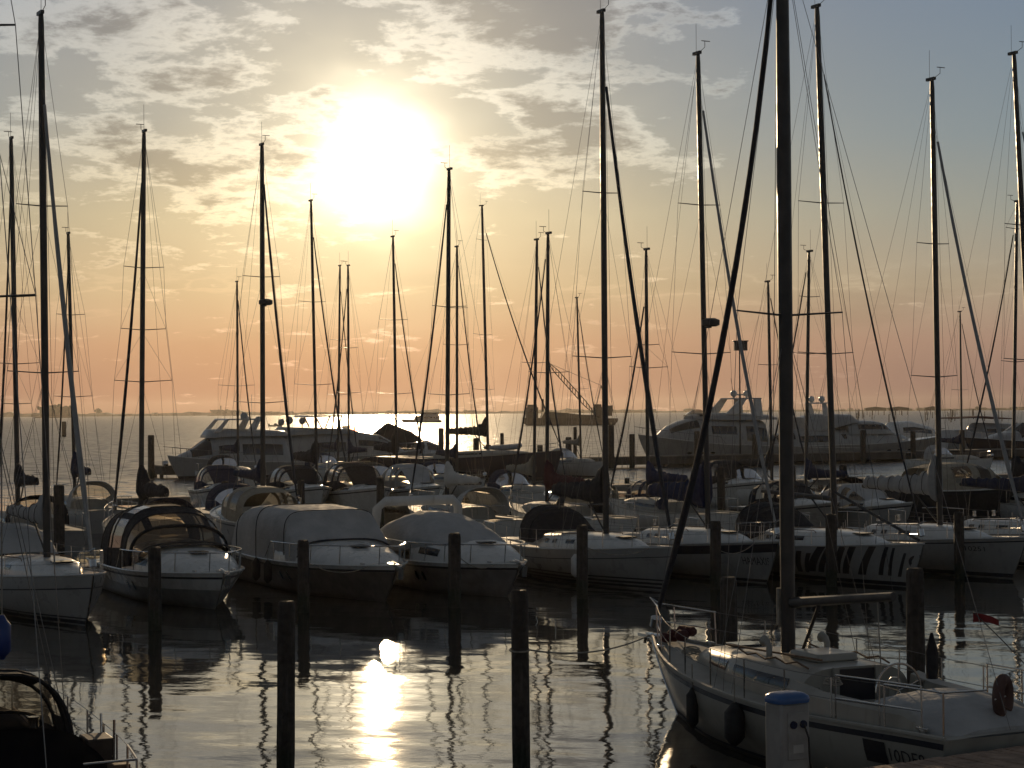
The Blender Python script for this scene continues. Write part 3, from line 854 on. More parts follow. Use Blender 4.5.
def piling(px, d, top_py, r, label, group, lean=0.0, m=PILE, name='mooring_piling', cat='piling', depth=-2.0):
    q = at_d(px, top_py, d); H = q.z
    rings = []
    n = 14
    jit = [random.uniform(.93, 1.07) for _ in range(n)]
    zs = [depth, -.3, .1, .5, H * .45, H * .75, H - .12, H - .03, H]
    for z in zs:
        k = 1 - .05 * (z / H if z > 0 else 0)
        if z < .45: k *= .97 if z > 0 else 1.0
        if z > H - .05: k *= .93 if z < H else .80
        rings.append([(lean * (z - H) + r * k * jit[j] * random.uniform(.975, 1.025) * cos(2 * pi * j / n), r * k * jit[j] * random.uniform(.975, 1.025) * sin(2 * pi * j / n), z) for j in range(n)])
    for q_ in range(2, n, 5):      # weathered, uneven head
        x_, y_, z_ = rings[-1][q_]; rings[-1][q_] = (x_, y_, z_ - random.uniform(.02, .07))
    o = MB().loft(rings).build(name, m, None, ang=35)
    o.location = (q.x, q.y, 0)
    return tag(o, label, cat, group)


def fender(loc, label, m=RUBBER, r=.13, h=.55, group='fenders hung over the boat sides', line=.45):
    x, y, z = loc
    o = empty('fender', loc, 0, label, 'fender', group)
    MB().tube([(0, 0, -h / 2 - .05), (0, 0, -h / 2), (0, 0, -h / 2 + r * .5), (0, 0, h / 2 - r * .5), (0, 0, h / 2), (0, 0, h / 2 + .07)], [r * .25, r * .6, r, r, r * .6, r * .25], 12).build('buoy_body', m, o)
    MB().tube([(0, 0, h / 2 + .05), (0, 0, h / 2 + line)], .01, 4).build('hanging_line', ROPE, o)
    return o


def rope(a, b, sag, label, r=.014, m=ROPE, name='mooring_rope', group='mooring lines'):
    a = Vector(a); b = Vector(b)
    o = MB().tube([p - a for p in sag_line(a, b, sag, 16)], r, 5).build(name, m)
    o.location = a
    return tag(o, label, 'rope', group)


def w2(info, p):
    """boat-local point to world"""
    return Vector((info['pos'].x, info['pos'].y, 0)) + Matrix.Rotation(info['rz'], 3, 'Z') @ Vector(p)

# ------------------------------------------------------------------ water
def make_water():
    m = bpy.data.materials.new('lagoon_water'); m.use_nodes = True
    t = NT(m.node_tree); b = m.node_tree.nodes['Principled BSDF']
    b.inputs['Base Color'].default_value = (0.040, 0.037, 0.030, 1)
    b.inputs['Roughness'].default_value = 0.04
    b.inputs['IOR'].default_value = 1.333
    geo = t.node('ShaderNodeNewGeometry'); pos = geo.outputs['Position']
    sp = t.node('ShaderNodeSeparateXYZ'); t.l.new(pos, sp.inputs[0])
    # calm inside the harbour, open ripples beyond the outer pier
    line = t.m('SUBTRACT', sp.outputs[1], t.m('MULTIPLY', sp.outputs[0], 0.5))
    opn = t.smooth(line, 95.0, 190.0)
    rot = t.node('ShaderNodeVectorRotate'); rot.inputs['Angle'].default_value = rad(12)
    rot.rotation_type = 'Z_AXIS'; t.l.new(pos, rot.inputs['Vector'])
    q = t.v('MULTIPLY', rot.outputs[0], (0.55, 1.0, 1.0))
    n1 = t.noise(q, 0.55, 2.0, 0.5)
    n2 = t.noise(q, 2.4, 3.0, 0.55, 2.0, 0.3)
    n3 = t.noise(pos, 9.0, 2.0, 0.5)
    gust = t.smooth(t.noise(t.v('MULTIPLY', pos, (0.06, 0.12, 1)), 1.0, 3.0), 0.35, 0.7, 0.45, 1.25)
    calm = t.m('ADD', t.m('MULTIPLY', n1, 0.011), t.m('ADD', t.m('MULTIPLY', t.m('MULTIPLY', n2, gust), 0.0030), t.m('MULTIPLY', n3, 0.0007)))
    n4 = t.node('ShaderNodeTexNoise'); t.l.new(q, n4.inputs['Vector'])
    n4.inputs['Scale'].default_value = 1.1; n4.inputs['Detail'].default_value = 4.0; n4.inputs['Roughness'].default_value = 0.6
    slope = t.scale(t.v('MULTIPLY', t.v('SUBTRACT', n4.outputs['Color'], (0.5, 0.5, 0.5)), (1.0, 1.0, 0.0)), t.m('ADD', t.m('MULTIPLY', opn, 1.7), t.m('MULTIPLY', gust, 0.095)))
    bn = t.node('ShaderNodeBump'); bn.inputs['Strength'].default_value = 1.0; bn.inputs['Distance'].default_value = 1.0
    t.l.new(calm, bn.inputs['Height']); t.l.new(t.v('NORMALIZE', t.v('ADD', bn.outputs[0], slope)), b.inputs['Normal'])
    t.l.new(t.m('ADD', t.m('MULTIPLY', opn, 0.26), 0.04), b.inputs['Roughness'])
    return m


WATER = make_water()
S = 3650.0
tag(MB().add([(-S, -300, 0), (S, -300, 0), (S, S, 0), (-S, S, 0)], [(0, 1, 2, 3)]).build('water', WATER, None, smooth=False), kind='structure')

# ------------------------------------------------------------------ far shore and things out on the lagoon
def far_shore():
    mb = MB(); rnd = random.Random(3)
    Y = 3450.0
    x, pts = -1050.0, []
    while x < 1150:
        hgt = 2.6 + 2.2 * abs(sin(x * .009)) + rnd.uniform(0, 2.4) + (3 if rnd.random() < .12 else 0)
        if x > 250: hgt *= .55
        pts.append((x, hgt)); x += rnd.uniform(5, 16)
    mb.grid([[(x, Y - 25, -.5) for x, z in pts], [(x, Y - 8, z * .55) for x, z in pts], [(x, Y + rnd.uniform(-6, 6), z) for x, z in pts], [(x, Y + 40, z * .9) for x, z in pts], [(x, Y + 90, -.5) for x, z in pts]])
    for i in range(70):      # buildings and tree clumps along the shore
        x = rnd.uniform(-1000, 1100); w = rnd.uniform(6, 22); h = rnd.uniform(3.5, 7.5)
        if rnd.random() < .5: mb.box((x, Y - 30, h / 2 - .5), (w, 14, h))
        else: mb.ball((x, Y - 30, h * .55), (w * .6, 10, h * .55), 8, 5)
    return tag(mb.build('far_shore_hills', LAND, None, smooth=False), kind='structure')
far_shore()


def islet(px, d, w, hgt, label, tower=False, trees=True, seed=1):
    rnd = random.Random(seed)
    p = at_d(px, 412, d)
    o = empty('island_fort', (p.x, d * K, 0), 0, label, 'fort')
    gm = MB(); n = 30
    gm.loft([[(w * .72 * k * cos(2 * pi * i / n), w * .45 * k * sin(2 * pi * i / n), z) for i in range(n)] for z, k in ((-1, 1.05), (1.2, 1.0), (1.8, .93))])
    gm.build('embankment', STONE, o)
    wm = MB()
    wm.box((0, 0, hgt * .45 + .9), (w, w * .5, hgt * .9 + 1.6)); wm.box((-w * .18, 0, hgt * .92 + 1.5), (w * .4, w * .34, hgt * .28))
    wall = wm.build('masonry_wall', STONE, o, smooth=False)
    for i in range(5):
        MB().box((-w * .4 + i * w * .2, -w * .252, hgt * .5 + 1), (w * .06, .3, hgt * .3)).build('window', SMOKED, wall, smooth=False)
    if tower: MB().tube([(-w * .1, 0, 1), (-w * .1, 0, hgt * 2.1)], w * .025, 8).build('chimney', STONE, wall)
    if trees:
        tm = MB()
        for i in range(26):
            x = rnd.uniform(-w * .6, w * .6)
            tm.ball((x, rnd.uniform(-.2, .2) * w, hgt * .8 + rnd.uniform(0, hgt * .35)), (w * rnd.uniform(.03, .08), w * .06, hgt * rnd.uniform(.12, .26)), 7, 5)
        tm.build('scrub', TREE, o, smooth=False)
    return o


islet(56, 1500, 38, 14, 'ruined brown fort on an islet, far out at the left', seed=2)
islet(223, 1900, 36, 8, 'low fort with a thin chimney on the horizon left of the masts', tower=True, seed=5)
islet(272, 1950, 25, 5, 'faint low fort on the horizon under the sun, right of the chimney fort', trees=False, seed=6)
t_ = at_d(98, 412, 1960)
o = empty('lone_tree', (t_.x, 1960 * K, 0), 0, 'single round tree standing on the far shore at the left', 'tree')
tm = MB(); rr = random.Random(4)
for i in range(60):
    th, ph, q = rr.uniform(0, 6.3), rr.uniform(-1, 1.4), rr.uniform(.5, 1)
    tm.ball((6 * q * cos(th) * cos(ph), 6 * q * sin(th) * cos(ph), 9.5 + 4 * q * sin(ph)), rr.uniform(.8, 1.8), 6, 4)
tm.build('crown', TREE, o, smooth=False)
MB().tube([(0, 0, -.5), (.3, 0, 4), (0, 0, 8)], [.8, .6, .4], 8).build('trunk', PILE, o)

# crane barge
def crane_barge():
    d = 420.0
    p = at_d(570, 412, d)
    o = empty('crane_barge', (p.x, d * K, 0), rad(4), 'rust brown crane barge with lattice jib working out in the lagoon', 'barge')
    W = 34.0
    hb = MB().prism([(-W / 2, 1.0), (-W / 2 + 2, -.5), (W / 2 - 1.5, -.5), (W / 2, 1.6), (W / 2, 2.4), (-W / 2, 2.8)], -5, 5).build('hull', HULLR, o, smooth=False)
    MB().prism([(-W / 2 + 6, 2.6), (-W / 2 + 7.5, 5.0), (-3, 4.6), (4, 3.8), (9, 3.6), (10, 2.4)], -4.2, 4.2).build('spoil_heap', mat('wet_spoil', (.07, .06, .05), .95), o, smooth=False)
    wh = MB().box((-W / 2 + 3, 0, 4.6), (4.2, 6, 4)).box((-W / 2 + 3.1, 0, 7.0), (3.2, 5, 1.2)).build('wheelhouse', HULLR, o, smooth=False)
    MB().box((-W / 2 + 3, -3.03, 5.4), (3.2, .1, .9)).build('window', SMOKED, wh, smooth=False)
    MB().tube([(-W / 2 + 7, 0, 5), (-W / 2 + 7, 0, 9.6)], .45, 8).build('funnel', HULLR, o)
    MB().tube([(8, 0, 3), (8, 0, 6.4)], .2, 6).build('spud_post', HULLR, o)
    cx = W / 2 - 7
    cab = MB().box((cx + 2, 0, 4.9), (6.5, 4.4, 3.2)).box((cx, -1.2, 6.9), (2.6, 2, 1.4)).box((cx + 4.2, 0, 6.0), (2.6, 4.2, 2.2)).tube([(cx + 1, 0, 2), (cx + 1, 0, 3.6)], 1.6, 14).build('crane_cab', HULLR, o, smooth=False)
    tip = Vector((-W / 2 + 9.5, 0, 22.6)); foot = Vector((cx - 1.5, 0, 4.6))
    jb = MB(); N = 16
    ax = (tip - foot).normalized(); nrm = Vector((ax.z, 0, -ax.x))
    cr = []
    for sy in (-1, 1):
        for sn in (-1, 1):
            pts = [foot.lerp(tip, i / N) + nrm * sn * (.75 * min(1, min(i, N - i) / 3 + .15)) + Vector((0, sy * .7 * min(1, min(i, N - i) / 3 + .2), 0)) for i in range(N + 1)]
            jb.tube(pts, .13, 5); cr.append(pts)
    for i in range(N):
        for q, w in ((0, 1), (2, 3), (0, 2), (1, 3)):
            jb.tube([cr[q][i], cr[w][i + 1]], .07, 4)
    jb.build('lattice_jib', HULLR, o)
    gp = Vector((cx + 1.5, 0, 14.5))
    MB().tube([(cx + 3.5, 0, 6), gp], .16, 5).tube([(cx - .5, 0, 6), gp], .14, 5).build('gantry', HULLR, o)
    MB().tube([gp, tip], .07, 4).tube([gp, (cx + 5, 0, 7)], .07, 4).build('pendant_line', WIRE, o)
    for k, x in enumerate((W / 2 - 5.5, W / 2 - 3.0)):
        MB().tube([(x, -5.4, -3), (x + .4, -5.4, 1.2)], .5, 8).build('fender_pile', PILE, o)
crane_barge()


def ferry():
    d = 560.0; p = at_d(421, 412, d)
    o = empty('ferry', (p.x, d * K, 0), pi, 'small passenger ferry crossing the glittering water below the sun', 'ferry')
    hu = Hull(20, 4.6, 1.1, 1.0, 1.9, 'motor', 1.6, -.5, 0)
    hu.build(o, GELG, DECK)
    c = MB().prism([(-9, 1), (-9, 3.2), (2.6, 3.2), (3.8, 1)], -1.9, 1.9).build('cabin', GELG, o, smooth=False)
    for i in range(7): MB().box((-8 + i * 1.5, 0, 2.4), (1.1, 3.86, .8)).build('window', SMOKED, c, smooth=False)
    u = MB().prism([(-8.5, 3.2), (-8.5, 4.9), (-1, 4.9), (1, 3.2)], -1.6, 1.6).build('upper_deck', GELG, o, smooth=False)
    MB().box((-4.5, 0, 4.25), (6.5, 3.26, .7)).build('window', SMOKED, u, smooth=False)
    MB().box((-4, 0, 5.05), (10, 4, .14)).build('roof', GELG, o, smooth=False)
    MB().tube([(0, 0, 4.9), (0, 0, 7)], .06, 5).build('signal_mast', ALUD, o)
ferry()


def small_boat(px, d, L, label, rz=0.0):
    p = at_d(px, 412, d)
    o = empty('motor_launch', (p.x, d * K, 0), rz, label, 'boat')
    Hull(L, L * .32, .55, .5, .9, 'motor', .6, -.2, 0).build(o, GELG, DECK)
    MB().prism([(-L * .1, .5), (-L * .05, 1.3), (L * .1, 1.25), (L * .2, .6)], -L * .1, L * .1).build('cuddy', GELG, o, smooth=False)
    MB().box((-L * .46, 0, .7), (.4, .4, .8)).build('outboard_motor', RUBBER, o)
small_boat(275, 440, 5.0, 'small open launch drifting on the lagoon behind the flybridge yachts')
small_boat(374, 900, 6.0, 'tiny launch on the sunlit water left of the ferry')
small_boat(392, 780, 5.0, 'tiny launch right of the tent roofed boat on bright water')

for k, (px, d, z) in enumerate([(64, 275, 3.6)]):
    piling(px, d, hor(px) + (CAM_H - z) * F / (d * K), .55, 'lone dark channel post in open water below the ruined fort', None, name='channel_marker', cat='channel marker')

rs = random.Random(9)
for i in range(34):
    px = rs.uniform(855, 1022); d = rs.uniform(420, 900)
    z = rs.uniform(3.0, 5.5)
    q = at_d(px, hor(px) + (CAM_H - z) * F / (d * K), d)
    o = MB().tube([(0, 0, -1), (rs.uniform(-.2, .2), 0, z)], [.22, .16], 6).build('fishing_stake', PILE)
    o.location = (q.x, d * K, 0)
    tag(o, 'thin dark fishing stake far out in the lagoon at the right', 'stake', 'fishing stakes on the horizon')
for px, w, lab in ((898, 16, 'low stilt hut on the horizon right of the big yacht flybridge'), (932, 12, 'small stilt hut on the horizon behind the tall right mast'), (875, 16, 'stilt fishing hut among the stakes behind the big yacht')):
    d = 900; q = at_d(px, 408, d)
    o = empty('stilt_hut', (q.x, d * K, 0), 0, lab, 'hut', 'stilt huts on the horizon')
    MB().prism([(-w / 2, 3.5), (-w / 2, 5.6), (0, 6.6), (w / 2, 5.6), (w / 2, 3.5)], -3, 3).build('cabin', PILE, o, smooth=False)
    for x in (-w * .42, -w * .14, w * .14, w * .42): MB().tube([(x, -2.5, -1), (x, -2.5, 3.5)], .25, 6).build('stilt', PILE, o)

# ------------------------------------------------------------------ piers
SL = 0.5
PD = Vector((1, SL, 0)).normalized()
PA = math.atan2(SL, 1)


def pier(name, x0, x1, y0, width, ztop, zbot, label, m, planks=False):
    c = Vector(((x0 + x1) / 2, y0 + SL * (x0 + x1) / 2, 0)); Ln = (x1 - x0) / cos(PA)
    o = empty(name, c, PA, label, 'pier')
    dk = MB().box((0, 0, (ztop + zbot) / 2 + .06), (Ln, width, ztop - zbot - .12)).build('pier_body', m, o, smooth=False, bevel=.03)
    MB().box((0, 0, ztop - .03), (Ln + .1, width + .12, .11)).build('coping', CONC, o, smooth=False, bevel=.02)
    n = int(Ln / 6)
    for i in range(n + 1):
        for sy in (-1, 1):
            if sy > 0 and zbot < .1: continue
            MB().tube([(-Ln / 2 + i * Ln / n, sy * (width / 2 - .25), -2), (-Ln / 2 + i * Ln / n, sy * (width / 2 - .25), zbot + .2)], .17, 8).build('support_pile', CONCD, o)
    return o


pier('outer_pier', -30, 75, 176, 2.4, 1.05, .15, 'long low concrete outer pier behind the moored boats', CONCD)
pier('inner_pontoon', -19, 30, 69, 1.6, .55, .05, 'low pontoon between the front row and second row of boats', CONC)
pier('middle_pontoon', -24, 55, 122, 1.6, .55, .05, 'low pontoon in front of the outer pier, between small cruisers', CONC)

# lamp post on the outer pier
q = at_d(740, 410, 113)
o = empty('pier_lamp', (q.x, q.y, 1.05), 0, 'tall thin lamp post with square head on the outer pier', 'lamp post')
zl = at_d(742, 349, 113).z - 1.05
MB().tube([(0, 0, 0), (0, 0, zl)], [.09, .06], 8).build('post', ALUD, o)
MB().box((.1, 0, zl + .3), (1.3, .7, .9)).box((.1, 0, zl + .78), (1.5, .9, .1)).build('lamp_head', ALUD, o, bevel=.03)

# ------------------------------------------------------------------ yachts along the outer pier
def ptube(mb, pts, r=.05, n=6): return mb.tube(pts, r, n)


def ex_f1(root, hu):
    L = hu.L; w = hu.B * .36
    a = MB()
    for sy in (-1, 1):
        a.prism([(.20 * L, 3.9), (.16 * L, 3.9), (.095 * L, 4.85), (.115 * L, 4.95)], sy * w - .06, sy * w + .06)
        a.prism([(-.04 * L, 3.9), (-.10 * L, 3.9), (-.15 * L, 5.15), (-.11 * L, 5.15)], sy * w - .08, sy * w + .08)
    a.build('arch_leg', GEL, root, smooth=False)
    MB().prism([(.12 * L, 4.85), (.11 * L, 4.98), (-.12 * L, 4.98), (-.125 * L, 4.85)], -w - .2, w + .2).build('hardtop', GEL, root, smooth=False)
    MB().tube([(-.06 * L, 0, 4.95), (-.06 * L, 0, 5.25), (-.06 * L, 0, 5.5)], [.3, .32, .15], 12).tube([(-.1 * L, .6, 5), (-.1 * L, .6, 7)], .02, 4).build('radar', GELG, root)
    fd = MB()
    fd.tube([(hu.L / 2 + .1, .3, 1.35), (hu.L / 2 + .5, .3, 1.3)], .25, 10).build('anchor_roller', STEEL, root)


def ex_f2(root, hu):
    L = hu.L
    MB().prism([(-.02 * L, 5.05), (-.02 * L, 5.2), (-.25 * L, 5.2), (-.27 * L, 5.02)], -1.7, 1.7).build('hardtop', GELG, root, smooth=False)
    for sy in (-1, 1):
        for x0, x1 in ((-.04, -.07), (-.2, -.16)):
            MB().tube([(x0 * L, sy * 1.5, 5.05), (x1 * L, sy * 1.55, 3.9)], .07, 6).build('hardtop_post', GELG, root)
    for k, (x, z, r) in enumerate(((-.31, 4.75, .34), (-.265, 4.7, .3), (-.36, 4.6, .3))):
        MB().ball((x * L, (-1) ** k * .7, z), (r, r, r * 1.1), 12, 8).tube([(x * L, (-1) ** k * .7, 3.8), (x * L, (-1) ** k * .7, z)], .06, 6).build('satellite_dome', GELG, root)
    MB().grid([[se((x, 1.35, 3.7, 4.25), pi * j / 10, 2.5) for j in range(11)] for x in (.07 * L, .02 * L)]).build('fly_screen', clear_mat('red_screen', (.7, .35, .28), .15), root)


def ex_f4(root, hu):
    L = hu.L; w = hu.B * .36
    for sy in (-1, 1):
        MB().prism([(-.06 * L, 5.0), (-.14 * L, 5.0), (-.21 * L, 6.5), (-.17 * L, 6.6)], sy * w - .1, sy * w + .1).build('arch_leg', GEL, root, smooth=False)
        MB().prism([(-.27 * L, 4.8), (-.33 * L, 4.7), (-.315 * L, 6.5), (-.265 * L, 6.6)], sy * w - .1, sy * w + .1).build('arch_leg', GEL, root, smooth=False)
    MB().prism([(-.165 * L, 6.5), (-.165 * L, 6.62), (-.32 * L, 6.62), (-.32 * L, 6.48)], -w - .1, w + .1).build('radar_arch', GEL, root, smooth=False)
    for k, x in enumerate((-.19, -.285)):
        MB().ball((x * L, 0, 7.05), (.34, .34, .36), 12, 8).tube([(x * L, 0, 6.6), (x * L, 0, 6.8)], .1, 6).build('satellite_dome', GEL, root)
    MB().box((-.235 * L, 0, 6.95), (1.5, .16, .14)).tube([(-.235 * L, 0, 6.6), (-.235 * L, 0, 6.9)], .12, 6).build('radar_scanner', GEL, root)
    MB().tube([(-.17 * L, .5, 6.6), (-.15 * L, .5, 8.6)], .02, 4).build('aerial', ALUD, root)
    MB().grid([[se((x, 1.6, 4.8, z), pi * j / 10, 2.5, 0) for j in range(11)] for x, z in ((.12 * L, 5.0), (.08 * L, 5.5))]).build('fly_screen', TINTED, root)


def ex_f6(root, hu):
    L = hu.L
    for sy in (-1, 1):
        MB().prism([(-.34 * L, 4.6), (-.30 * L, 4.6), (-.325 * L, 6.0), (-.345 * L, 6.0)], sy * 1.3 - .1, sy * 1.3 + .1).build('arch_leg', GEL, root, smooth=False)
    MB().box((-.335 * L, 0, 6.05), (.7, 3.2, .14)).build('radar_arch', GEL, root, smooth=False)
    for k, y in enumerate((-1, 1)):
        MB().ball((-.335 * L, y * .9, 6.45), (.32, .32, .36), 12, 8).build('satellite_dome', GEL, root)
    for x in (.02, -.02):
        for sy in (-1, 1): MB().tube([(x * L - .6, sy * 1.9, 2.2), (x * L - .9, sy * 1.8, 3.7)], .07, 6).build('wheelhouse_post', GEL, root)


def yc(px, off):
    """berth along the outer pier: off metres beyond its centre line"""
    r = ray(px, 412); k = (176 + off) / (r.y - SL * r.x)
    return (r.x * k, r.y * k)


yacht('white flybridge yacht with open hardtop, bow left, leftmost along the outer pier', yc(236, -5), -63.5, 11.8, 4.2, (1.25, 1.35, 1.95),
      [('deckhouse', [(.43, .25, 1.6, 1.95), (.33, .55, 1.5, 2.45), (.22, .78, 1.3, 3.35), (.12, .86, 1.2, 3.75), (-.2, .86, 1.1, 3.75), (-.33, .82, 1.1, 3.6), (-.37, .8, 1.1, 1.8)], GELG),
       ('flybridge', [(.235, .5, 3.4, 3.72), (.21, .66, 3.4, 4.1), (.1, .8, 3.5, 4.2), (-.15, .78, 3.5, 4.1), (-.33, .74, 3.5, 3.95), (-.36, .7, 3.5, 3.7)], GELG)],
      hullm=GELG, windows=[('deckhouse', .35, .22, 12, 82), ('deckhouse', .17, .04, 12, 30), ('deckhouse', .0, -.3, 10, 32)], extras=ex_f1)  # white yacht in grey gelcoat: its shadow is put into the colour
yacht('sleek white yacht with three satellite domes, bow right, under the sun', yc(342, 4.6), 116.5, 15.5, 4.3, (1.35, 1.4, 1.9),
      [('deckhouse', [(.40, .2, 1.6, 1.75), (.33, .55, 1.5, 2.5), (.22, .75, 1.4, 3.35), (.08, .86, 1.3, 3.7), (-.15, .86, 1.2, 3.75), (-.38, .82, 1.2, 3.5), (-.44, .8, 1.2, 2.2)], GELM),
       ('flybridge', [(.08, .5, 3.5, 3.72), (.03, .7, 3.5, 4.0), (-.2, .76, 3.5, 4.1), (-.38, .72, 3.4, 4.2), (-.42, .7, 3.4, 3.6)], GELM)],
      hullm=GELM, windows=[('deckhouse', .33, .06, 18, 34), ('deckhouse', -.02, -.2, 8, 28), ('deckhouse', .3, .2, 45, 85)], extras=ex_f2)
yacht('motor yacht under a dark peaked winter tent, bow right, beside the domed yacht', yc(408, 11), 116.5, 9.6, 3.5, (1.3, 1.35, 1.7),
      [('winter_tent', [(.13, .7, 1.4, 2.9), (.02, .85, 1.4, 3.6), (-.22, .9, 1.3, 4.45), (-.36, .9, 1.3, 3.5), (-.46, .88, 1.3, 2.6)], CANB),
       ('deckhouse', [(.42, .2, 1.4, 1.6), (.33, .5, 1.4, 2.2), (.2, .7, 1.3, 2.7), (.1, .75, 1.3, 2.8), (.08, .7, 1.3, 2.0)], GEL)],
      windows=[('deckhouse', .36, .16, 18, 50)], p=2.2)
yacht('tall white yacht with twin domes on its arch, right of the crane barge', yc(708, 4.4), -63.5, 16.2, 4.9, (1.7, 1.9, 3.05),
      [('deckhouse', [(.36, .3, 2.5, 3.0), (.28, .62, 2.3, 3.9), (.20, .78, 2.1, 4.4), (.08, .86, 2.0, 4.75), (-.25, .86, 1.7, 4.7), (-.36, .8, 1.6, 4.4), (-.38, .78, 1.6, 2.4)], GELM),
       ('flybridge', [(.14, .4, 4.5, 4.85), (.09, .66, 4.5, 5.1), (-.1, .8, 4.4, 5.15), (-.36, .78, 4.4, 5.0), (-.44, .74, 4.4, 4.75)], GELM)],
      hullm=GELM, windows=[('deckhouse', .31, .13, 30, 62), ('deckhouse', .05, -.13, 14, 33), ('deckhouse', -.2, -.355, 5, 34)], extras=ex_f4)
yacht('white cruiser with curved dark side window, half hidden by the near mast', yc(800, 4), -63.5, 13, 4.2, (1.4, 1.5, 2.1),
      [('deckhouse', [(.36, .25, 1.7, 1.95), (.26, .6, 1.6, 2.7), (.14, .8, 1.5, 3.3), (-.05, .86, 1.4, 3.5), (-.3, .84, 1.4, 3.4), (-.4, .8, 1.4, 2.3)], GELM)],
      hullm=GELM, windows=[('deckhouse', .27, .13, 20, 80), ('deckhouse', .1, -.18, 10, 30)], rail=False)
yacht('large white yacht with dark wheelhouse glass and long foredeck, bow right', yc(868, 4.6), 116.5, 19.5, 5.2, (1.7, 1.75, 2.5),
      [('deckhouse', [(.24, .3, 2.0, 2.4), (.16, .6, 1.9, 2.9), (.04, .78, 1.8, 3.0), (-.2, .84, 1.6, 3.4), (-.4, .84, 1.6, 3.4), (-.46, .8, 1.6, 2.2)], GELM),
       ('wheelhouse', [(.125, .5, 2.8, 3.0), (.06, .68, 2.8, 3.95), (0, .76, 2.8, 4.2), (-.15, .78, 2.8, 4.25), (-.2, .76, 2.8, 4.0)], GELM),
       ('flybridge', [(-.12, .6, 4.0, 4.3), (-.16, .72, 4.0, 4.9), (-.36, .74, 3.2, 4.95), (-.46, .7, 3.2, 4.6)], GELM)],
      hullm=GELM, windows=[('wheelhouse', .095, .03, 15, 88), ('wheelhouse', .02, -.14, 12, 36), ('deckhouse', -.22, -.38, 16, 34)], extras=ex_f6)
yacht('dark hulled motor yacht with pale deck, bow left, at the right edge', yc(1018, 4), -63.5, 15, 4.4, (1.6, 1.7, 2.3),
      [('deckhouse', [(.30, .3, 1.9, 2.15), (.2, .65, 1.8, 2.6), (.08, .8, 1.7, 2.9), (-.02, .8, 1.7, 3.8), (-.3, .84, 1.6, 3.9), (-.4, .8, 1.6, 2.4)], GELG)],
      hullm=NAVY, windows=[('deckhouse', .07, -.02, 12, 85), ('deckhouse', -.04, -.28, 12, 34)])
yacht('trawler yacht under a dark flat awning behind the dark hulled yacht', yc(985, 20), 116.5, 14, 4.4, (1.5, 1.6, 2.3),
      [('deckhouse', [(.25, .5, 1.8, 2.4), (.22, .75, 1.7, 3.6), (-.1, .8, 1.6, 3.7), (-.12, .8, 1.6, 3.0), (-.4, .8, 1.6, 2.9), (-.42, .8, 1.6, 2.2)], GELG),
       ('awning', [(.18, .9, 4.1, 4.25), (-.1, .95, 4.3, 4.5), (-.4, .9, 4.2, 4.35)], CANR)],
      windows=[('deckhouse', .18, -.08, 12, 32)], hullm=GELG)
yacht('white cruiser with a hoop arch lying beyond the big white yacht', yc(915, 32), 116.5, 12, 4, (1.5, 1.6, 2.2),
      [('deckhouse', [(.3, .3, 1.8, 2.2), (.15, .7, 1.7, 3.2), (-.1, .8, 1.6, 3.9), (-.3, .8, 1.6, 3.8), (-.4, .8, 1.6, 2.2)], GEL)],
      windows=[('deckhouse', .18, -.25, 14, 34)], rail=False)

# ------------------------------------------------------------------ front row: bows towards us
G1 = 'sailing yachts moored in the front row'
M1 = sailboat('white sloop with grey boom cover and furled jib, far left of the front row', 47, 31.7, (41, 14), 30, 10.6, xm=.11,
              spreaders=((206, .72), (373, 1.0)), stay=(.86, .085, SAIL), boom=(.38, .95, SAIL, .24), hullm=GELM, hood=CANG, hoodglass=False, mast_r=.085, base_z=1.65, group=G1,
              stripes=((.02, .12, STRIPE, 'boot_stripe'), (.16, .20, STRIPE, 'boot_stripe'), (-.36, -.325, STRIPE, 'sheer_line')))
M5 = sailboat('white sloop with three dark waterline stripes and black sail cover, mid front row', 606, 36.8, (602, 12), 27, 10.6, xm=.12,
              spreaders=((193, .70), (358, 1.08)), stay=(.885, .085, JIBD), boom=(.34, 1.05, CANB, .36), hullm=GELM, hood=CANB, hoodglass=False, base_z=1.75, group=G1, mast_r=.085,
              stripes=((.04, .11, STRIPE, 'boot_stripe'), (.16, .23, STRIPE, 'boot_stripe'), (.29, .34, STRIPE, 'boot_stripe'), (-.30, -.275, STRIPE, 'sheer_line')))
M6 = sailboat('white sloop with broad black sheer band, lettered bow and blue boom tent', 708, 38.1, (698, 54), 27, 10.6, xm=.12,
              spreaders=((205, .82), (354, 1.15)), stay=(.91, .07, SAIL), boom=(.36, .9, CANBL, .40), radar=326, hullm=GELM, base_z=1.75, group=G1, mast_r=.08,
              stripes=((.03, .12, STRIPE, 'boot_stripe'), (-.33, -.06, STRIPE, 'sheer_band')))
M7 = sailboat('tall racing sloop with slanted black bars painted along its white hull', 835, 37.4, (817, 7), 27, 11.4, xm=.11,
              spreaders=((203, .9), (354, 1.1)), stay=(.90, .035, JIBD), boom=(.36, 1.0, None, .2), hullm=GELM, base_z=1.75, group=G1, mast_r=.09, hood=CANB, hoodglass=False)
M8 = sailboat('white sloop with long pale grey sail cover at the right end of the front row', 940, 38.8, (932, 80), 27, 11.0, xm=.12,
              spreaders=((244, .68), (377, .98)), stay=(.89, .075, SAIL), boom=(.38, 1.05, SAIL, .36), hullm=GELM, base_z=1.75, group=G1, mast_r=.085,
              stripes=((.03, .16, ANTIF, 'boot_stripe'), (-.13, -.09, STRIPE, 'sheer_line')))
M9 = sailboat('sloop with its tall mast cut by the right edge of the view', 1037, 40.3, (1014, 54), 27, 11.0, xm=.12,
              spreaders=((225, .7), (360, 1.0)), stay=(.86, .06, SAIL), boom=(.36, 1.0, CANN, .26), base_z=1.75, group=G1, mast_r=.085)

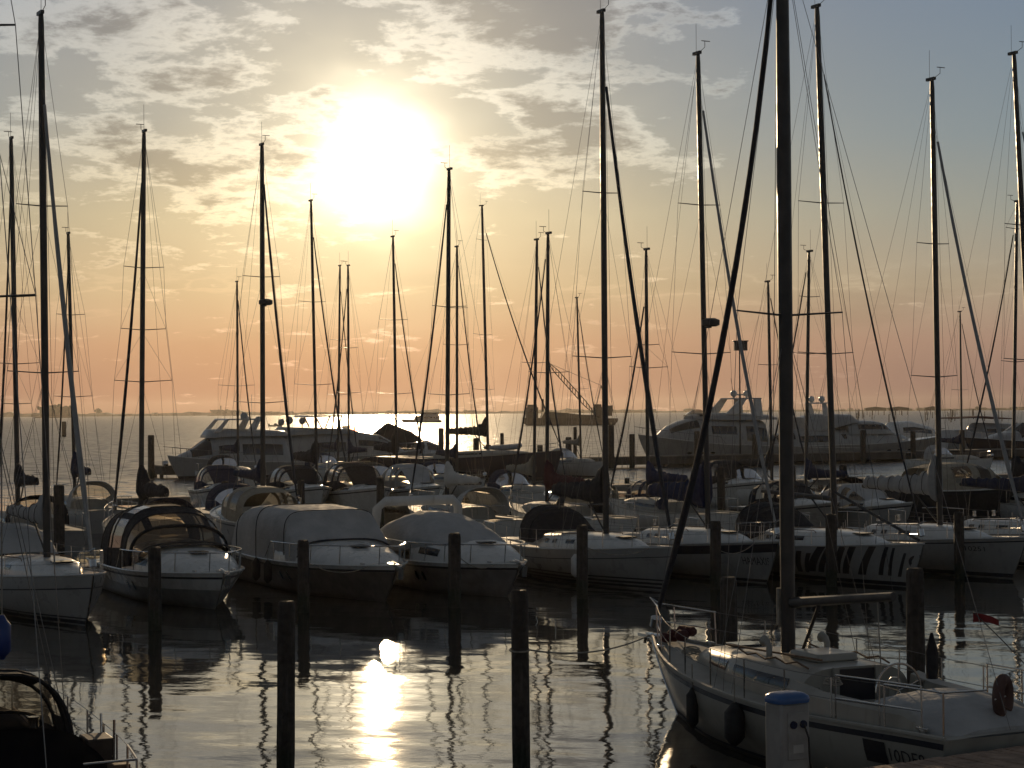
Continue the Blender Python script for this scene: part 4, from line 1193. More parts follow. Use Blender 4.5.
cruiser('white cabin cruiser with black canvas top and clear windscreen, bow to us', 214, 609, 27, 9.0, 3.35, 'canopy', fb=(.92, .90, 1.05), roof=2.72, trunk=.68, low=(3, mat('flare_shade_grey', (.24, .25, .25), .35)), stripe=None)  # lower hull greyed to paint in the shade under its flare
C3 = cruiser('dark hulled cruiser wrapped in a pale grey cockpit cover, long steel bow rail', 384, 602, 27, 10.6, 3.6, 'cover', fb=(1.0, .95, 1.08), canvas=CANG, roof=2.52, trunk=.62,
             low=(1, mat('brown_black_hull', (.15, .13, .115), .4)))
C4 = cruiser('cruiser under a smooth grey tarpaulin with white radar arch, next to the striped sloop', 505, 597, 28, 8.3, 3.2, 'tarp', fb=(.95, .9, 1.02), canvas=CANG, roof=2.5, trunk=.75,
             low=(1, mat('taupe_hull', (.26, .235, .22), .4)))

# painted bars and lettering on the front row
def proj(p):
    v = CAM_M.inverted() @ Vector(p)
    return 512 - F * v.x / v.z, 384 + F * v.y / v.z


def x_on_hull(info, px, z, sd):
    hu = info['hull']; best = min((abs(proj(w2(info, hu.side(-hu.L / 2 + hu.L * i / 300, z, sd)))[0] - px), i) for i in range(297))
    return -hu.L / 2 + hu.L * best[1] / 300


for (pt_, pb_, wt_, zt_, zb_) in ((799, 801, 5, .95, .25), (809, 808, 4, .9, .25), (822, 812, 8, 1.15, .3), (830, 822, 6, 1.15, .3), (843, 838, 6, 1.18, .3), (853, 846, 6, 1.18, .3),
                                  (873, 862, 8, 1.22, .3), (887, 881, 4, 1.22, .32), (894, 890, 3.5, 1.2, .32), (905, 900, 3, 1.05, .3)):
    mb = MB(); r0, r1 = [], []
    xs_ = [x_on_hull(M7, px_, z_, -1) for px_, z_ in ((pb_ - wt_ / 2, zb_), (pt_ - wt_ / 2, zt_), (pb_ + wt_ / 2, zb_), (pt_ + wt_ / 2, zt_))]
    for i in range(19):
        u_ = i / 18; z = lerp(zb_, zt_, u_)
        r0.append(M7['hull'].side(lerp(xs_[0], xs_[1], u_), z, -1, .01)); r1.append(M7['hull'].side(lerp(xs_[2], xs_[3], u_), z, -1, .01))
    mb.grid([r0, r1]).build('painted_bar', LETTER, M7['h'], smooth=False)
xc = x_on_hull(M7, 920, .8, -1)
MB().add([M7['hull'].side(xc + .34 * cos(2 * pi * i / 24), .75 + .26 * sin(2 * pi * i / 24), -1, .010) for i in range(24)] + [M7['hull'].side(xc + .25 * cos(2 * pi * i / 24), .75 + .19 * sin(2 * pi * i / 24), -1, .010) for i in range(24)],
         [(i, (i + 1) % 24, 24 + (i + 1) % 24, 24 + i) for i in range(24)]).build('ring_emblem', STRIPE, M7['h'], smooth=False)
hull_text_fit(M6, 'HAMAXIS', 744, 771, .58, .36, -1, LETTER)
hull_text_fit(M8, '10251', 966, 986, .86, .22, -1, LETTER)
# spinnaker pole stowed from mast to bow of the racing sloop
MB().tube([M7['MP'](M7['zt'] + 1.25) + Vector((.12, -.1, 0)), M7['hull'].pt(.985, 1, -1) + Vector((0, .05, .12))], .05, 8).build('spinnaker_pole', ALUD, M7['root'])

# ------------------------------------------------------------------ second row and third row
G2 = 'sailing yachts moored in the back rows'
LIT = dict(lite=True, group=G2, wire=.0065, deckm=DECKC)
sailboat('sloop with black boom cover behind the far left sloop, bow away', 18, 47, (11, 139), 207, 10.5, spreaders=((297, .9), (364, .95), (404, .6)), stay=(.9, .06, JIBD), boom=(.34, 1.1, CANB, .26), hullm=GELG, mast_r=.085, hood=CANB, **LIT)
sailboat('slender masted sloop behind the furled jib at the left', 75, 56, (68, 234), 207, 10.0, spreaders=((315, .7), (397, .95)), stay=(.9, .05, JIBD), boom=(.3, 1.0, CANN, .28), hullm=GELG, hood=CANG, **LIT)
sailboat('sloop with a bulky black sail cover behind the black canvas cruiser', 141, 45, (144, 132), 207, 10.4, spreaders=((268, .8), (330, .9), (382, 1.15)), stay=(.90, .075, JIBD), boom=(.34, .75, CANB, .34), hullm=GELG, mast_r=.085, hood=CANN, **LIT)
sailboat('sloop carrying a radar dome on its mast behind the covered cruiser', 263, 50, (262, 145), 27, 11.5, spreaders=((277, .85), (403, 1.25)), stay=(.92, .075, JIBD), boom=(.34, 1.0, CANN, .26), radar=305, mast_r=.095, hood=CANN, **LIT)
sailboat('small masted sloop behind the leftmost flybridge yacht', 238, 84, (237, 282), 27, 10.5, spreaders=((386, 1.4),), stay=(.93, .06, JIBD), boom=(.34, 1.1, CANN, .26), hood=CANB, **LIT)
sailboat('sloop with a drooping dark sail bundle below the sun', 317, 66, (311, 201), 30, 11.5, spreaders=((302, .85), (385, 1.2)), stay=(.9, .06, JIBD), boom=(.3, 1.1, CANB, .36), hood=CANG, **LIT)
sailboat('sloop with bare slim mast, left of a close pair under the sun', 338, 88, (340, 266), 27, 11, spreaders=((340, .7), (395, .9)), stay=(.9, .05, JIBD), boom=(.3, 1.1, CANN, .25), hood=CANN, **LIT)
sailboat('sloop with bare slim mast, right of a close pair under the sun', 349, 81, (348, 266), 207, 10.8, spreaders=((348, .7), (393, .9)), stay=(.92, .06, JIBD), boom=(.3, 1.1, CANN, .25), hood=CANN, **LIT)
sailboat('sloop with a black triangular boom cover beside the tented yacht', 397, 70, (393, 237), 28, 11.2, spreaders=((320, .95), (394, 1.2)), stay=(.92, .055, JIBD), boom=(.3, 1.5, CANB, .32), hood=CANB, **LIT)
sailboat('sloop with cream sail cover behind the grey tarpaulin cruiser', 447, 50, (449, 170), 207, 10.4, spreaders=((307, .82), (395, 1.0)), stay=(.93, .06, JIBD), boom=(.32, .8, SAILW, .28), mast_r=.085, hood=CANG, **LIT)
sailboat('thin masted sloop between the cream covered sloop and the black ketch hull', 457, 72, (457, 247), 27, 10.5, spreaders=((308, .8), (345, .9)), stay=(.95, .05, JIBD), boom=(.3, 1.1, CANN, .25), hood=CANN, **LIT)
BK = sailboat('big black hulled yacht with dark boom cover lying along the outer pier', 488, 94, (482, 206), 58, 17.5, spreaders=((240, .8), (335, 1.4), (390, 1.6)), stay=(.92, .07, JIBD), boom=(.24, 1.25, CANB, .42), hullm=NAVY, deckm=DECKC, fb=(1.7, 1.6, 2.3), base_z=2.2, mast_r=.11, lite=True, group=G2, xm=.1)
sailboat('sloop with beige boom cover left of the dark red covered sloop', 534, 61, (537, 240), 27, 9.6, spreaders=((363, .75),), stay=(.92, .05, JIBD), boom=(.34, .6, CANC, .3), hood=CANN, **LIT)
sailboat('sloop with dark red sail cover behind the black sail cover', 547, 50, (548, 234), 207, 9.4, spreaders=((373, 1.0),), stay=(.94, .05, JIBD), boom=(.36, .7, CANR, .32), hood=CANB, **LIT)
sailboat('short masted sloop at the outer pier in front of the crane barge', 581, 95, (577, 298), 27, 10.0, spreaders=((389, 1.0),), stay=(.96, .05, JIBD), boom=(.3, 1.1, CANC, .25), hood=CANG, **LIT)
sailboat('sloop with blue sail cover behind the striped sloop', 648, 52, (646, 250), 207, 9.4, spreaders=((345, .6), (368, 1.0)), stay=(.8, .06, JIBD), boom=(.36, .75, CANBL, .26), hood=CANN, **LIT)
sailboat('slim masted sloop right of the near mast, forestay leaning left', 806, 55, (809, 252), 207, 9.6, spreaders=((297, .6), (354, 1.0)), stay=(.95, .05, JIBD), boom=(.34, .7, CANN, .26), hood=CANB, **LIT)
sailboat('slim masted sloop just left of the near mast, in the second row', 772, 64, (768, 282), 27, 9.8, spreaders=((365, .7),), stay=(.95, .05, JIBD), boom=(.34, .7, CANB, .3), hood=CANB, **LIT)
sailboat('short masted sloop behind the large white yacht', 962, 96, (960, 312), 27, 10.0, spreaders=((390, .9),), stay=(.95, .05, JIBD), boom=(.34, 1.0, CANN, .26), hood=CANG, **LIT)
sailboat('sloop near the right edge, bow away, between two taller masts', 1013, 54, (1017, 202), 207, 9.8, spreaders=((229, .75), (362, .95)), stay=(.92, .05, JIBD), boom=(.34, .8, CANB, .3), hood=CANN, **LIT)

G3 = 'small motor cruisers in the back rows'
LC = dict(lite=True, group=G3)
cruiser('cruiser with navy canvas wheelhouse cover, below the leftmost flybridge yacht', 232, 0, 20, 7.5, 2.8, 'open', canvas=CANN, d=63, roof=2.55, **LC)
cruiser('cruiser with dark framed clear canopy behind the covered cruiser', 318, 0, 25, 8.0, 2.9, 'open', canvas=CANB, d=62, roof=2.55, **LC)
cruiser('cruiser with tall see-through hood left of the radar arch cruiser', 378, 0, 25, 8.0, 2.9, 'open', canvas=CANB, d=61, roof=2.75, **LC)
cruiser('cruiser with low pale hood above the radar arch cruiser', 433, 0, 25, 7.5, 2.7, 'open', canvas=CANG, d=62, roof=2.6, **LC)
cruiser('motorboat with a beige canvas hood between the two front row cruisers', 228, 0, 207, 8.0, 2.9, 'open', canvas=CANC, d=49, roof=2.5, hullm=GELG, **LC)
cruiser('small cruiser with amber tinted hood right of the blue boom tent', 758, 0, 25, 7.6, 2.7, 'open', canvas=CANB, d=64, roof=2.6, **LC)
DB = cruiser('black hulled motor cruiser with pale vinyl hood near the right edge', 1040, 0, 117, 10.5, 3.4, 'open', canvas=CANC, hullm=mat('matt_black_hull', (.02, .02, .022), .6), d=55, roof=2.95, fb=(1.75, 1.7, 1.9), **LC)
cruiser('low white day cruiser with navy hood behind the lettered sloop', 690, 0, 27, 6.5, 2.4, 'open', canvas=CANN, d=53, roof=2.2, hullm=GELM, **LC)
cruiser('small white fishing cruiser with black hood behind the barred racing sloop', 826, 0, 27, 6.8, 2.5, 'open', canvas=CANB, d=49.5, roof=2.3, hullm=GELM, **LC)
cruiser('small cruiser with grey hood under the long grey sail cover', 898, 0, 27, 6.5, 2.5, 'open', canvas=CANG, d=49, roof=2.2, hullm=GELG, **LC)
cruiser('small cruiser with beige hood behind the striped sloop boom', 555, 0, 207, 6.8, 2.5, 'open', canvas=CANC, d=57, roof=2.2, hullm=GELG, **LC)

# extra small craft that fill the berths
def dinghy(px, d, z, rz, label, m=GELG):
    q = at_d(px, 420, d)
    o = empty('inflatable_dinghy', (q.x, d * K, z), rz, label, 'dinghy')
    pts = [(-1.4, -.62, 0), (-.4, -.65, 0), (.6, -.6, .03), (1.2, -.3, .12), (1.4, 0, .16), (1.2, .3, .12), (.6, .6, .03), (-.4, .65, 0), (-1.4, .62, 0)]
    MB().tube(pts, [.12] + [.22] * 7 + [.12], 10).build('tube', m, o)
    MB().add([(-1.2, -.5, -.08), (.9, -.4, -.05), (.9, .4, -.05), (-1.2, .5, -.08)], [(0, 1, 2, 3)]).build('floor', RUBBER, o)
    MB().box((-1.25, 0, .05), (.06, 1.1, .4)).build('transom', TEAK, o)
    MB().box((0, 0, .12), (.25, 1.1, .04)).build('thwart', TEAK, o)
    return o
q_ = BK['hull'].dz(BK['hull'].L * .2)
dinghy(503, 91.5, q_ + .65, rad(20), 'grey inflatable dinghy lashed on the foredeck of the black hulled yacht')

# ------------------------------------------------------------------ pilings
GP = 'mooring pilings of the near berths'
piling(286.5, 17.0, 601, .135, 'weathered near piling standing left of the sun reflection', GP, .01)
piling(519.5, 17.2, 590, .138, 'weathered near piling with a rope tied round it, centre of the picture', GP, -.004)
piling(728, 24.5, 577, .19, 'stout piling behind the bow of the near sailboat', GP)
piling(915, 20.6, 568, .165, 'dark piling at the tip of the near sailboat boom', GP)
GQ = 'mooring pilings of the front row berths'
for px, d, ty, lab in ((154.5, 29.2, 547, 'piling in front of the black canvas cruiser'), (303, 31.6, 540, 'piling in front of the covered dark hulled cruiser'), (454.5, 32.2, 533, 'piling in front of the grey tarpaulin cruiser'),
                       (582, 33.6, 525, 'piling in front of the striped sloop'), (715.5, 35.2, 521, 'piling in front of the lettered sloop'), (831, 35.6, 514, 'piling in front of the barred racing sloop'), (958.5, 37, 512, 'piling in front of the rightmost front row sloop')):
    piling(px, d, ty, .175, lab, GQ, random.uniform(-.01, .01))
GR = 'pilings between the back rows'
for px, d, ty, lab in ((59, 42, 485, 'thin piling behind the far left sloop'), (225, 58, 481, 'piling beside the navy canvas cruiser'), (301, 58, 480, 'piling beside the dark framed canopy cruiser'), (380, 57, 477, 'piling beside the tall hooded cruiser'),
                       (721, 58, 467, 'piling left of the amber hooded cruiser'), (792, 60, 466, 'piling right of the near mast in the second row'), (843, 60, 465, 'piling behind the boom of the barred sloop'),
                       (627, 83, 478, 'first short post right of the pale tower buoy'), (660, 84, 478, 'short post behind the furled black jib'), (674, 84, 478, 'short pointed post left of the radar mast'), (693, 84, 477, 'short pointed post right of the radar mast')):
    piling(px, d, ty, .2, lab, GR)
GS = 'pilings along the outer pier'
for px, ty, lab in ((151, 435, 'dark post off the bow of the leftmost flybridge yacht'), (441, 428, 'post beside the tented yacht'), (476, 438, 'post beside the dark boom cover'), (502, 433, 'thin post behind the black hulled yacht'), (540, 445, 'short post with a crossbar on the pier'),
                    (568.5, 437, 'stout post on the pier below the crane jib'), (575, 427, 'tall thin post beside the stout pier post'), (611, 425, 'post right of the tall black jib mast'), (632, 434, 'post at the bow of the twin domed yacht'),
                    (697, 431, 'post amidships of the twin domed yacht'), (755, 434, 'post at the stern of the twin domed yacht'), (863, 430, 'post amidships of the large white yacht'), (913, 431, 'post below the wheelhouse of the large white yacht'), (962, 430, 'post between the large yacht and the dark hulled yacht')):
    rr_ = ray(px, 420)
    piling(px, (176 - 1.9) / (rr_.y - SL * rr_.x) * rr_.y / K, ty, .28 if px not in (575, 502) else .17, lab, GS)

# ------------------------------------------------------------------ near pier, pedestal
EA = Vector((4.3, 24.05, 0)); EB = Vector((6.95, 25.7, 0))
ed = (EB - EA).normalized(); en = Vector((ed.y, -ed.x, 0))
pa = math.atan2(ed.y, ed.x)
o = empty('near_pier', EA + en * 1.6 + ed * 1.0, pa, 'brown timber pier edge at the bottom right corner', 'pier')
pk = MB()
for i in range(150):
    x = -14 + i * .16
    pk.box((x, random.uniform(-.02, .02), .92 + random.uniform(-.004, .004)), (.145, 3.2, .05))
pk.build('planking', PLANK, o, smooth=False)
MB().box((-2, 1.5, .78), (24, .12, .2)).build('edge_beam', PLANK, o, smooth=False, bevel=.01)
MB().box((-2, -1.4, .78), (24, .12, .2)).build('edge_beam', PLANK, o, smooth=False, bevel=.01)
for i in range(6):
    MB().tube([(-13 + i * 4.2, 1.3, -2), (-13 + i * 4.2, 1.3, .8)], .13, 10).build('support_pile', PILE, o)

q = at_d(787, 700, 14.3)
o = empty('service_pedestal', (q.x, q.y, .945), rad(29), 'white shore power pedestal with a blue rounded cap, in front of the near sailboat', 'pedestal')
MB().box((0, 0, .46), (.44, .34, .92)).build('cabinet', PED, o, bevel=.03)
MB().box((.03, -.175, .52), (.30, .012, .58)).build('door', mat('pedestal_door', (.33, .33, .31), .45), o, bevel=.004)
for k_ in (-1, 1):
    sk = MB().tube([(.03 + k_ * .075, -.180, .66), (.03 + k_ * .075, -.205, .66)], .048, 14)
    sk.build('power_socket', CANN, o)
MB().box((.03, -.182, .36), (.16, .008, .10)).build('plate', LETTERW, o)
MB().box((.235, 0, .5), (.012, .2, .16)).build('hinge_cover', RUBBER, o)
MB().tube([(.105, -.20, .66), (.13, -.26, .5), (.16, -.24, .2), (.3, -.1, .02), (.7, .1, .012)], .012, 6).build('power_cable', RUBBER, o)
tp = MB(); tp.loft([[(.25 * k * math.copysign(abs(cos(2 * pi * i / 24)) ** .5, cos(2 * pi * i / 24)), .2 * k * math.copysign(abs(sin(2 * pi * i / 24)) ** .5, sin(2 * pi * i / 24)), z) for i in range(24)] for z, k in ((.92, 1.0), (.96, 1.04), (1.0, .98), (1.035, .75), (1.045, .4))])
tp.build('cap', BLUEP, o)

# ------------------------------------------------------------------ near sailboat
N1 = sailboat('old cream sloop with bare boom, moored at the near pier, bow away', 785, 18.8, (778, -45), 204.3, 10.2, B=3.05, center=(4.68, 30.55), H=13.4, xm=.050, fb=(1.05, .98, 1.32),
              hullm=GELC, deckm=DECKC, spreaders=((-.524, 1.0),), stay=(.985, .07, JIBD), boom=(.285, 1.28, None, .2), roof=False, mast_r=.105, jib_sag=2.8, boom_rise=.34, rake=1.25, name='old_sailboat',
              stripes=((.02, .10, ANTIF, 'boot_stripe'), (-.14, -.055, STRIPE, 'sheer_band')), mastm=ALUD, wire=.0055, cockpit=True)
r, hu = N1['root'], N1['hull']
# coachroof with sloping front, big side windows, companionway aft
L = hu.L
stc = []
for f, k, hh in ((-.135, .66, .52), (-.10, .67, .53), (0.0, .68, .50), (.09, .64, .46), (.17, .56, .36), (.25, .45, .24), (.29, .38, .03)):
    x = f * L; stc.append((x, hu.half(hu.tof(x)) * k, hu.dz(x) - .1, hu.dz(x) + hh))
cr = body(refine(stc, 3), 3.6, 22).build('coachroof', GELC, r)
window_pair(stc, .185 * L, .10 * L, 13, 33, SMOKED, cr, p=3.6)
window_pair(stc, .07 * L, -.10 * L, 13, 30, SMOKED, cr, p=3.6)
zc = st_at(stc, -.1 * L)[3]
MB().box((-.05 * L, .0, zc + .06), (.85, .78, .12), top=.93).build('sliding_hatch', GELC, cr, bevel=.03)
MB().box((-.137 * L, 0, zc - .36), (.05, .66, .62)).build('companionway', STRIPE, cr)
for sy in (-1, 1):
    MB().box((-.14 * L, sy * .38, zc - .36), (.06, .09, .7)).build('companionway_jamb', GELC, cr)
MB().box((.18 * L, 0, st_at(stc, .18 * L)[3] + .03), (.5, .5, .06)).build('hatch', SMOKED, cr, bevel=.02)
for sy in (-1, 1):
    pts = [(f_ * L, sy * st_at(stc, f_ * L)[1] * .74, st_at(stc, f_ * L)[3] - .02 + (.06 if i % 2 else 0)) for i, f_ in enumerate((-.12, -.09, -.06, -.03, 0, .03, .06, .09))]
    MB().tube(pts, .016, 5).build('grab_rail', TEAK, cr)
    MB().tube([(-.17 * L, sy * .98, hu.dz(-.17 * L) + .06), (-.17 * L, sy * .98, hu.dz(-.17 * L) + .18), (-.17 * L, sy * .98, hu.dz(-.17 * L) + .30)], [.085, .07, .09], 14).build('winch', STEEL, r)
    # cockpit coaming, its aft half under a grey canvas
    cm = []
    for f_, hh in ((-.14, .42), (-.2, .34), (-.3, .30), (-.40, .26), (-.44, .06)):
        cm.append([( f_ * L, sy * (hu.half(hu.tof(f_ * L)) * y_), hu.dz(f_ * L) - .03 + hh * z_) for y_, z_ in ((.86, 0), (.84, .75), (.76, 1), (.66, .9), (.62, 0))])
    MB().grid(cm).build('cockpit_coaming', GELC, r)
sta = []
for f_, w_, hh in ((-.285, .70, .30), (-.33, .80, .40), (-.40, .84, .36), (-.46, .80, .24), (-.485, .7, .05)):
    x = f_ * L; sta.append((x, hu.half(hu.tof(x)) * w_, hu.dz(x) - .1, hu.dz(x) + hh))
body(refine(sta, 3), 2.4, 18, .008).build('lazarette_cover', CANG, r)
# wheel on its pedestal
wc = Vector((-.245 * L, 0, hu.dz(-.25 * L) + .28)); R = .40
wh = MB().tube([wc + Vector((0, R * cos(2 * pi * i / 32), R * sin(2 * pi * i / 32))) for i in range(33)], .018, 6)
for i in range(5):
    wh.tube([wc, wc + Vector((0, R * cos(2 * pi * i / 5 + .3), R * sin(2 * pi * i / 5 + .3)))], .01, 5)
wh.build('steering_wheel', STEEL, r)
MB().tube([(wc.x + .1, 0, wc.z - .75), (wc.x + .1, 0, wc.z + .05)], [.12, .07], 10).ball((wc.x + .1, 0, wc.z + .1), .10).build('wheel_pedestal', GELC, r)
# rail gate at the quarter
for sd in (1, -1):
    q0, q1, q2 = [hu.pt(t_, 1, sd) + Vector((0, -sd * .07, 0)) for t_ in (.05, .13, .22)]
    g = MB()
    for q_ in (q0, q1, q2): g.tube([q_, q_ + Vector((0, 0, .66))], .015, 6)
    for hz in (.33, .66): g.tube([q_ + Vector((0, 0, hz)) for q_ in (q0, q1, q2)], .014, 6)
    g.build('quarter_rail', STEEL, r)
# rope coils, anchor windlass and gear on the bow
gm = MB()
for k in range(7):
    c = Vector((.40 * L + random.uniform(-.25, .2), random.uniform(-.2, .2), hu.dz(.40 * L) + .1 + random.uniform(0, .18)))
    gm.ball(tuple(c), (.16, .12, .10), 8, 5)
gm.build('furled_foresail_bag', CANR, r)
MB().tube([(L / 2 - .3, 0, hu.fb + .03), (L / 2 + .25, 0, hu.fb + .02), (L / 2 + .33, 0, hu.fb - .16)], .035, 6).box((L / 2 + .05, 0, hu.fb - .01), (.75, .2, .06)).build('anchor_roller', STEEL, r)
MB().tube([hu.pt(1, u_) + Vector((.012, 0, 0)) for u_ in [.2 + .8 * i / 10 for i in range(11)]], .022, 6).build('stem_band', STEEL, r)
for k_, (f_, y_) in enumerate(((.02, .55), (.02, -.55))):
    b_ = Vector((f_ * L, y_, st_at(stc, f_ * L)[3] - .06))
    MB().tube([b_, b_ + Vector((0, 0, .2)), b_ + Vector((.06, 0, .27)), b_ + Vector((.16, 0, .28))], [.05, .05, .06, .09], 10).build('cowl_vent', GELC, cr)
for f_, y_, r_ in ((-.21, .92, .16), (.30, .35, .2)):
    c_ = Vector((f_ * L, y_, hu.dz(f_ * L, y_) + (.42 if f_ < -.1 else .06)))
    cp_ = MB()
    for q_ in range(4):
        cp_.tube([c_ + Vector(((r_ - .015 * q_) * cos(2 * pi * i / 16), (r_ - .015 * q_) * .8 * sin(2 * pi * i / 16), .025 * q_ + random.uniform(-.01, .01))) for i in range(17)], .014, 5)
    cp_.build('rope_coil', ROPE, r)
for f_ in (.38, -.44):
    for sd in (-1, 1):
        c_ = hu.pt(hu.tof(f_ * L), 1, sd); c_.y *= .86
        MB().box((c_.x, c_.y, c_.z + .07), (.24, .045, .035)).box((c_.x, c_.y, c_.z + .03), (.09, .05, .07)).build('cleat', STEEL, r, bevel=.008)
MB().tube([(-.12 * L, .5, hu.dz(-.12 * L) + .62), (.17 * L, .42, st_at(stc, .17 * L)[3] + .06)], .018, 6).build('boat_hook', TEAK, r)
MB().tube([(-.20 * L, -.95, hu.dz(-.2 * L) + .35), (-.20 * L, -.95, hu.dz(-.2 * L) + .75), (-.20 * L, -.95, hu.dz(-.2 * L) + 1.05)], [.09, .10, .02], 8).build('rolled_ensign', CANB, r)
MB().tube([MP_ for MP_ in (N1['MP'](N1['zt'] + .9) + Vector((.14, .07, 0)), N1['MP'](N1['zt'] + 1.5) + Vector((.14, .07, 0)))], .05, 8).build('halyard_bundle', ROPE, N1['mast'])
# registration block and figures on the port quarter
xb = x_on_hull(N1, 880, .72, 1)
blk = MB(); N = 6
blk.grid([[hu.side(xb + .30 - .44 * i / N, z, 1, .012) for z in (.54, .70, .86)] for i in range(N + 1)]).build('black_panel', LETTER, N1['h'], smooth=False)
hull_text_fit(N1, '10DE8', 892, 928, .615, .26, 1, LETTER)
# flag staff with a small ensign at the stern, leaning aft over the water
fs0 = hu.pt(0, 1, -1) + Vector((.15, .18, .3))
fw = at_d(973, 612, (w2(N1, fs0).y + .2) / K)
fl = Matrix.Rotation(-N1['rz'], 3, 'Z') @ (fw - Vector((N1['pos'].x, N1['pos'].y, 0)))
pts = [fs0.lerp(fl, i / 8) + Vector((0, 0, .05 * sin(pi * i / 8))) for i in range(9)]
fs_ = MB().tube(pts, .008, 5).build('flagstaff', ALUD, r)
tip = at_d(1000, 617, fw.y / K); tl = Matrix.Rotation(-N1['rz'], 3, 'Z') @ (tip - Vector((N1['pos'].x, N1['pos'].y, 0)))
dv = tl - fl
fg = MB().grid([[fl + dv * u + Vector((0, .03 * sin(u * 7), -.02 - h_ * (.13 * (1 - .4 * u)) + .02 * sin(u * 5))) for u in [i / 8 for i in range(9)]] for h_ in (0, .5, 1)])
fg.build('ensign', REDC, fs_)

hp = at_d(1003, 697, 15.95)
o = empty('horseshoe_buoy', hp, N1['rz'] + .5, 'faded horseshoe lifebuoy standing on the stern rail of the near sloop', 'lifebuoy')
pts = [(0, .17 * cos(a_), .24 * sin(a_)) for a_ in [rad(-60 + 300 * i / 20) for i in range(21)]]
MB().tube([Vector(p_) for p_ in pts], (.085), 10).build('foam_ring', HORSE, o)
MB().tube([(0, -.27, .0), (0.0, .27, .0)], .012, 5).build('strap', SAILW, o)
MB().tube([(-.02, 0, -.24), (-.02, 0, -.62)], .014, 6).build('bracket', STEEL, o)

for px_, lab, rr_, hh in ((698, 'slim dark fender near the bow of the old sloop', .10, .55), (744, 'round dark fender amidships of the old sloop', .16, .55)):
    p_ = w2(N1, hu.side(x_on_hull(N1, px_, .6, 1), .55, 1, rr_ + .02)); fender((p_.x, p_.y, .62), lab, RUBBER, rr_, hh)
q1 = w2(N1, hu.pt(1, 1, 1) + Vector((.1, 0, .0)))
q0 = at_d(519.5, 650, 17.2)
rope(q0 + Vector((.14, 0, 0)), q1, .16, 'taut rope from the centre piling to the bow of the old sloop')
lp = MB().tube([Vector((.148 * cos(2 * pi * i / 18), .148 * sin(2 * pi * i / 18), .012 * sin(2 * pi * i / 18))) for i in range(19)], .014, 5).build('rope_loop', ROPE)
lp.location = q0; tag(lp, 'rope turn tied round the centre piling', 'rope', 'mooring lines')

# ------------------------------------------------------------------ near boat at the left edge
N2 = sailboat('dark sloop with black framed sprayhood at the lower left corner, bow away', -14, 15.3, (0, 0), 204.3, 9.6, B=2.7, center=(-6.92, 24.7), H=14.5, xm=.09, fb=(1.1, 1.0, 1.3), hullm=NAVY, deckm=mat('weathered_dark_deck', (.04, .036, .032), .95, bump=.3, spec=.1), roofm=mat('black_coachroof', (.025, .025, .027), .9, spec=0.0),
              spreaders=((-.487, .85), (-.74, .6)), stay=(.95, .06, JIBD), boom=None, mast_r=.08, name='dark_sailboat', stripes=())
r2, h2 = N2['root'], N2['hull']
L2 = h2.L; w = h2.half(.42) * .66; zb = h2.dz(-.08 * L2) + .05
stw = [(-.165 * L2, w, zb, zb + 1.22), (-.12 * L2, w * 1.0, zb, zb + 1.22), (-.06 * L2, w * .97, zb + .1, zb + 1.05), (.01 * L2, w * .9, zb + .3, zb + .52)]
canopy(r2, stw, CANB, CLEAR, lambda i, j: i == 2 and 1 <= j <= 7 or i == 1 and 2 <= j <= 4, p=2.6, name='sprayhood')
cov = [(f_ * L2, h2.half(h2.tof(f_ * L2)) * w_, h2.dz(f_ * L2) - .08, h2.dz(f_ * L2) + hh) for f_, w_, hh in ((-.17, .86, .62), (-.24, .9, .58), (-.33, .88, .45), (-.42, .8, .22))]
body(refine(cov, 4), 3.0, 18, .012).build('cockpit_cover', mat('black_vinyl_cover', (.010, .010, .011), .85, var=.15, bump=.25, bscale=4, spec=0.0), r2)
c_ = h2.pt(.30, 1, -1)
MB().box((c_.x, c_.y + .22, c_.z + .28), (.5, .34, .5)).build('locker_box', mat('dark_varnish', (.05, .035, .025), .6), r2, bevel=.02)
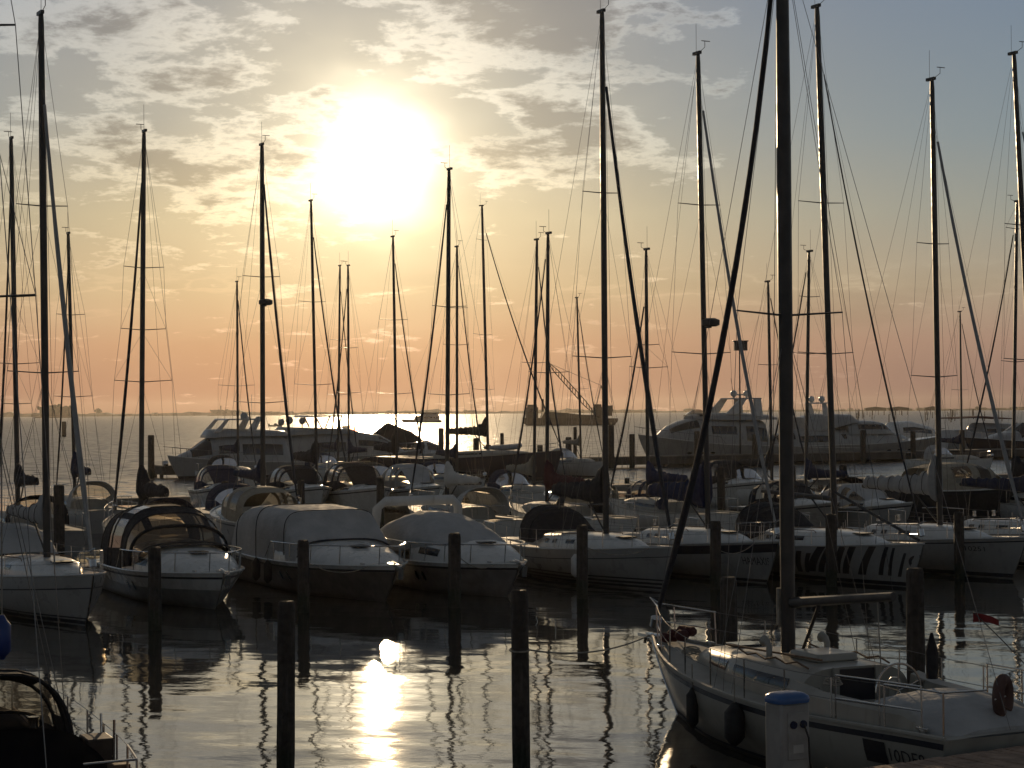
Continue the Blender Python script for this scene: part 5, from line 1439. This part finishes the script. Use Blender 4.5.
# loose gear on the starboard quarter
for t_, lean, hh in ((.33, .1, .75), (.24, -.05, .8)):
    q_ = h2.pt(t_, 1, -1); q_.y += .1
    MB().tube([q_, q_ + Vector((lean, 0, hh))], .016, 6).build('stanchion', STEEL, r2)
q_ = h2.pt(.14, 1, -1)
MB().box((q_.x, q_.y + .15, q_.z + .22), (.34, .2, .38)).build('outboard_bracket', TEAK, r2, bevel=.015)
fender(tuple(at_d(2, 638, 14.0)), 'blue fender hanging at the left edge above the dark sloop', mat('blue_fender', (.02, .05, .2), .4), .11, .42, line=2.2)

# ------------------------------------------------------------------ fenders, mooring lines of the front row
def side_fender(info, f_, sd, lab, r=.13, h=.6, m=None, z=.62):
    hu = info['hull']; p = w2(info, hu.side(f_ * hu.L, z + .2, sd, r + .02))
    fender((p.x, p.y, z), lab, m or RUBBER, r, h)
C3i = C3
side_fender(C3, -.02, -1, 'black fender on the flank of the covered cruiser, nearer its bow')
side_fender(C3, -.12, -1, 'black fender on the flank of the covered cruiser, nearer its stern')
side_fender(M5, .18, -1, 'white fender on the striped sloop, near its bow', m=GEL)
side_fender(M6, .0, -1, 'white fender amidships of the lettered sloop', m=GEL)
for info, px, d, ty, lab in ((C3, 303, 31.6, 560, 'slack line from the covered cruiser to its piling'), (M5, 582, 33.6, 545, 'slack line from the striped sloop to its piling'), (C4, 454.5, 32.2, 552, 'slack line from the tarpaulin cruiser to its piling'), (M6, 715.5, 35.2, 548, 'slack line from the lettered sloop to its piling')):
    a_ = w2(info, info['hull'].pt(.93, 1, -1)); b_ = at_d(px, ty, d)
    rope(b_, a_, .25, lab, .014)

# ------------------------------------------------------------------ evening haze over the lagoon
HAZE = True
if HAZE:
    hm = bpy.data.materials.new('evening_haze'); hm.use_nodes = True
    t = NT(hm.node_tree); t.n.clear()
    pv = t.node('ShaderNodeVolumePrincipled')
    pv.inputs['Color'].default_value = (0.95, 0.88, 0.80, 1)
    pv.inputs['Density'].default_value = 0.000038
    pv.inputs['Anisotropy'].default_value = 0.7
    ou = t.node('ShaderNodeOutputMaterial'); t.l.new(pv.outputs[0], ou.inputs['Volume'])
    hb = MB().box((0, 1690, 12.75), (7600, 4080, 27.5)).build('haze', hm, None, smooth=False)
    tag(hb, kind='stuff')
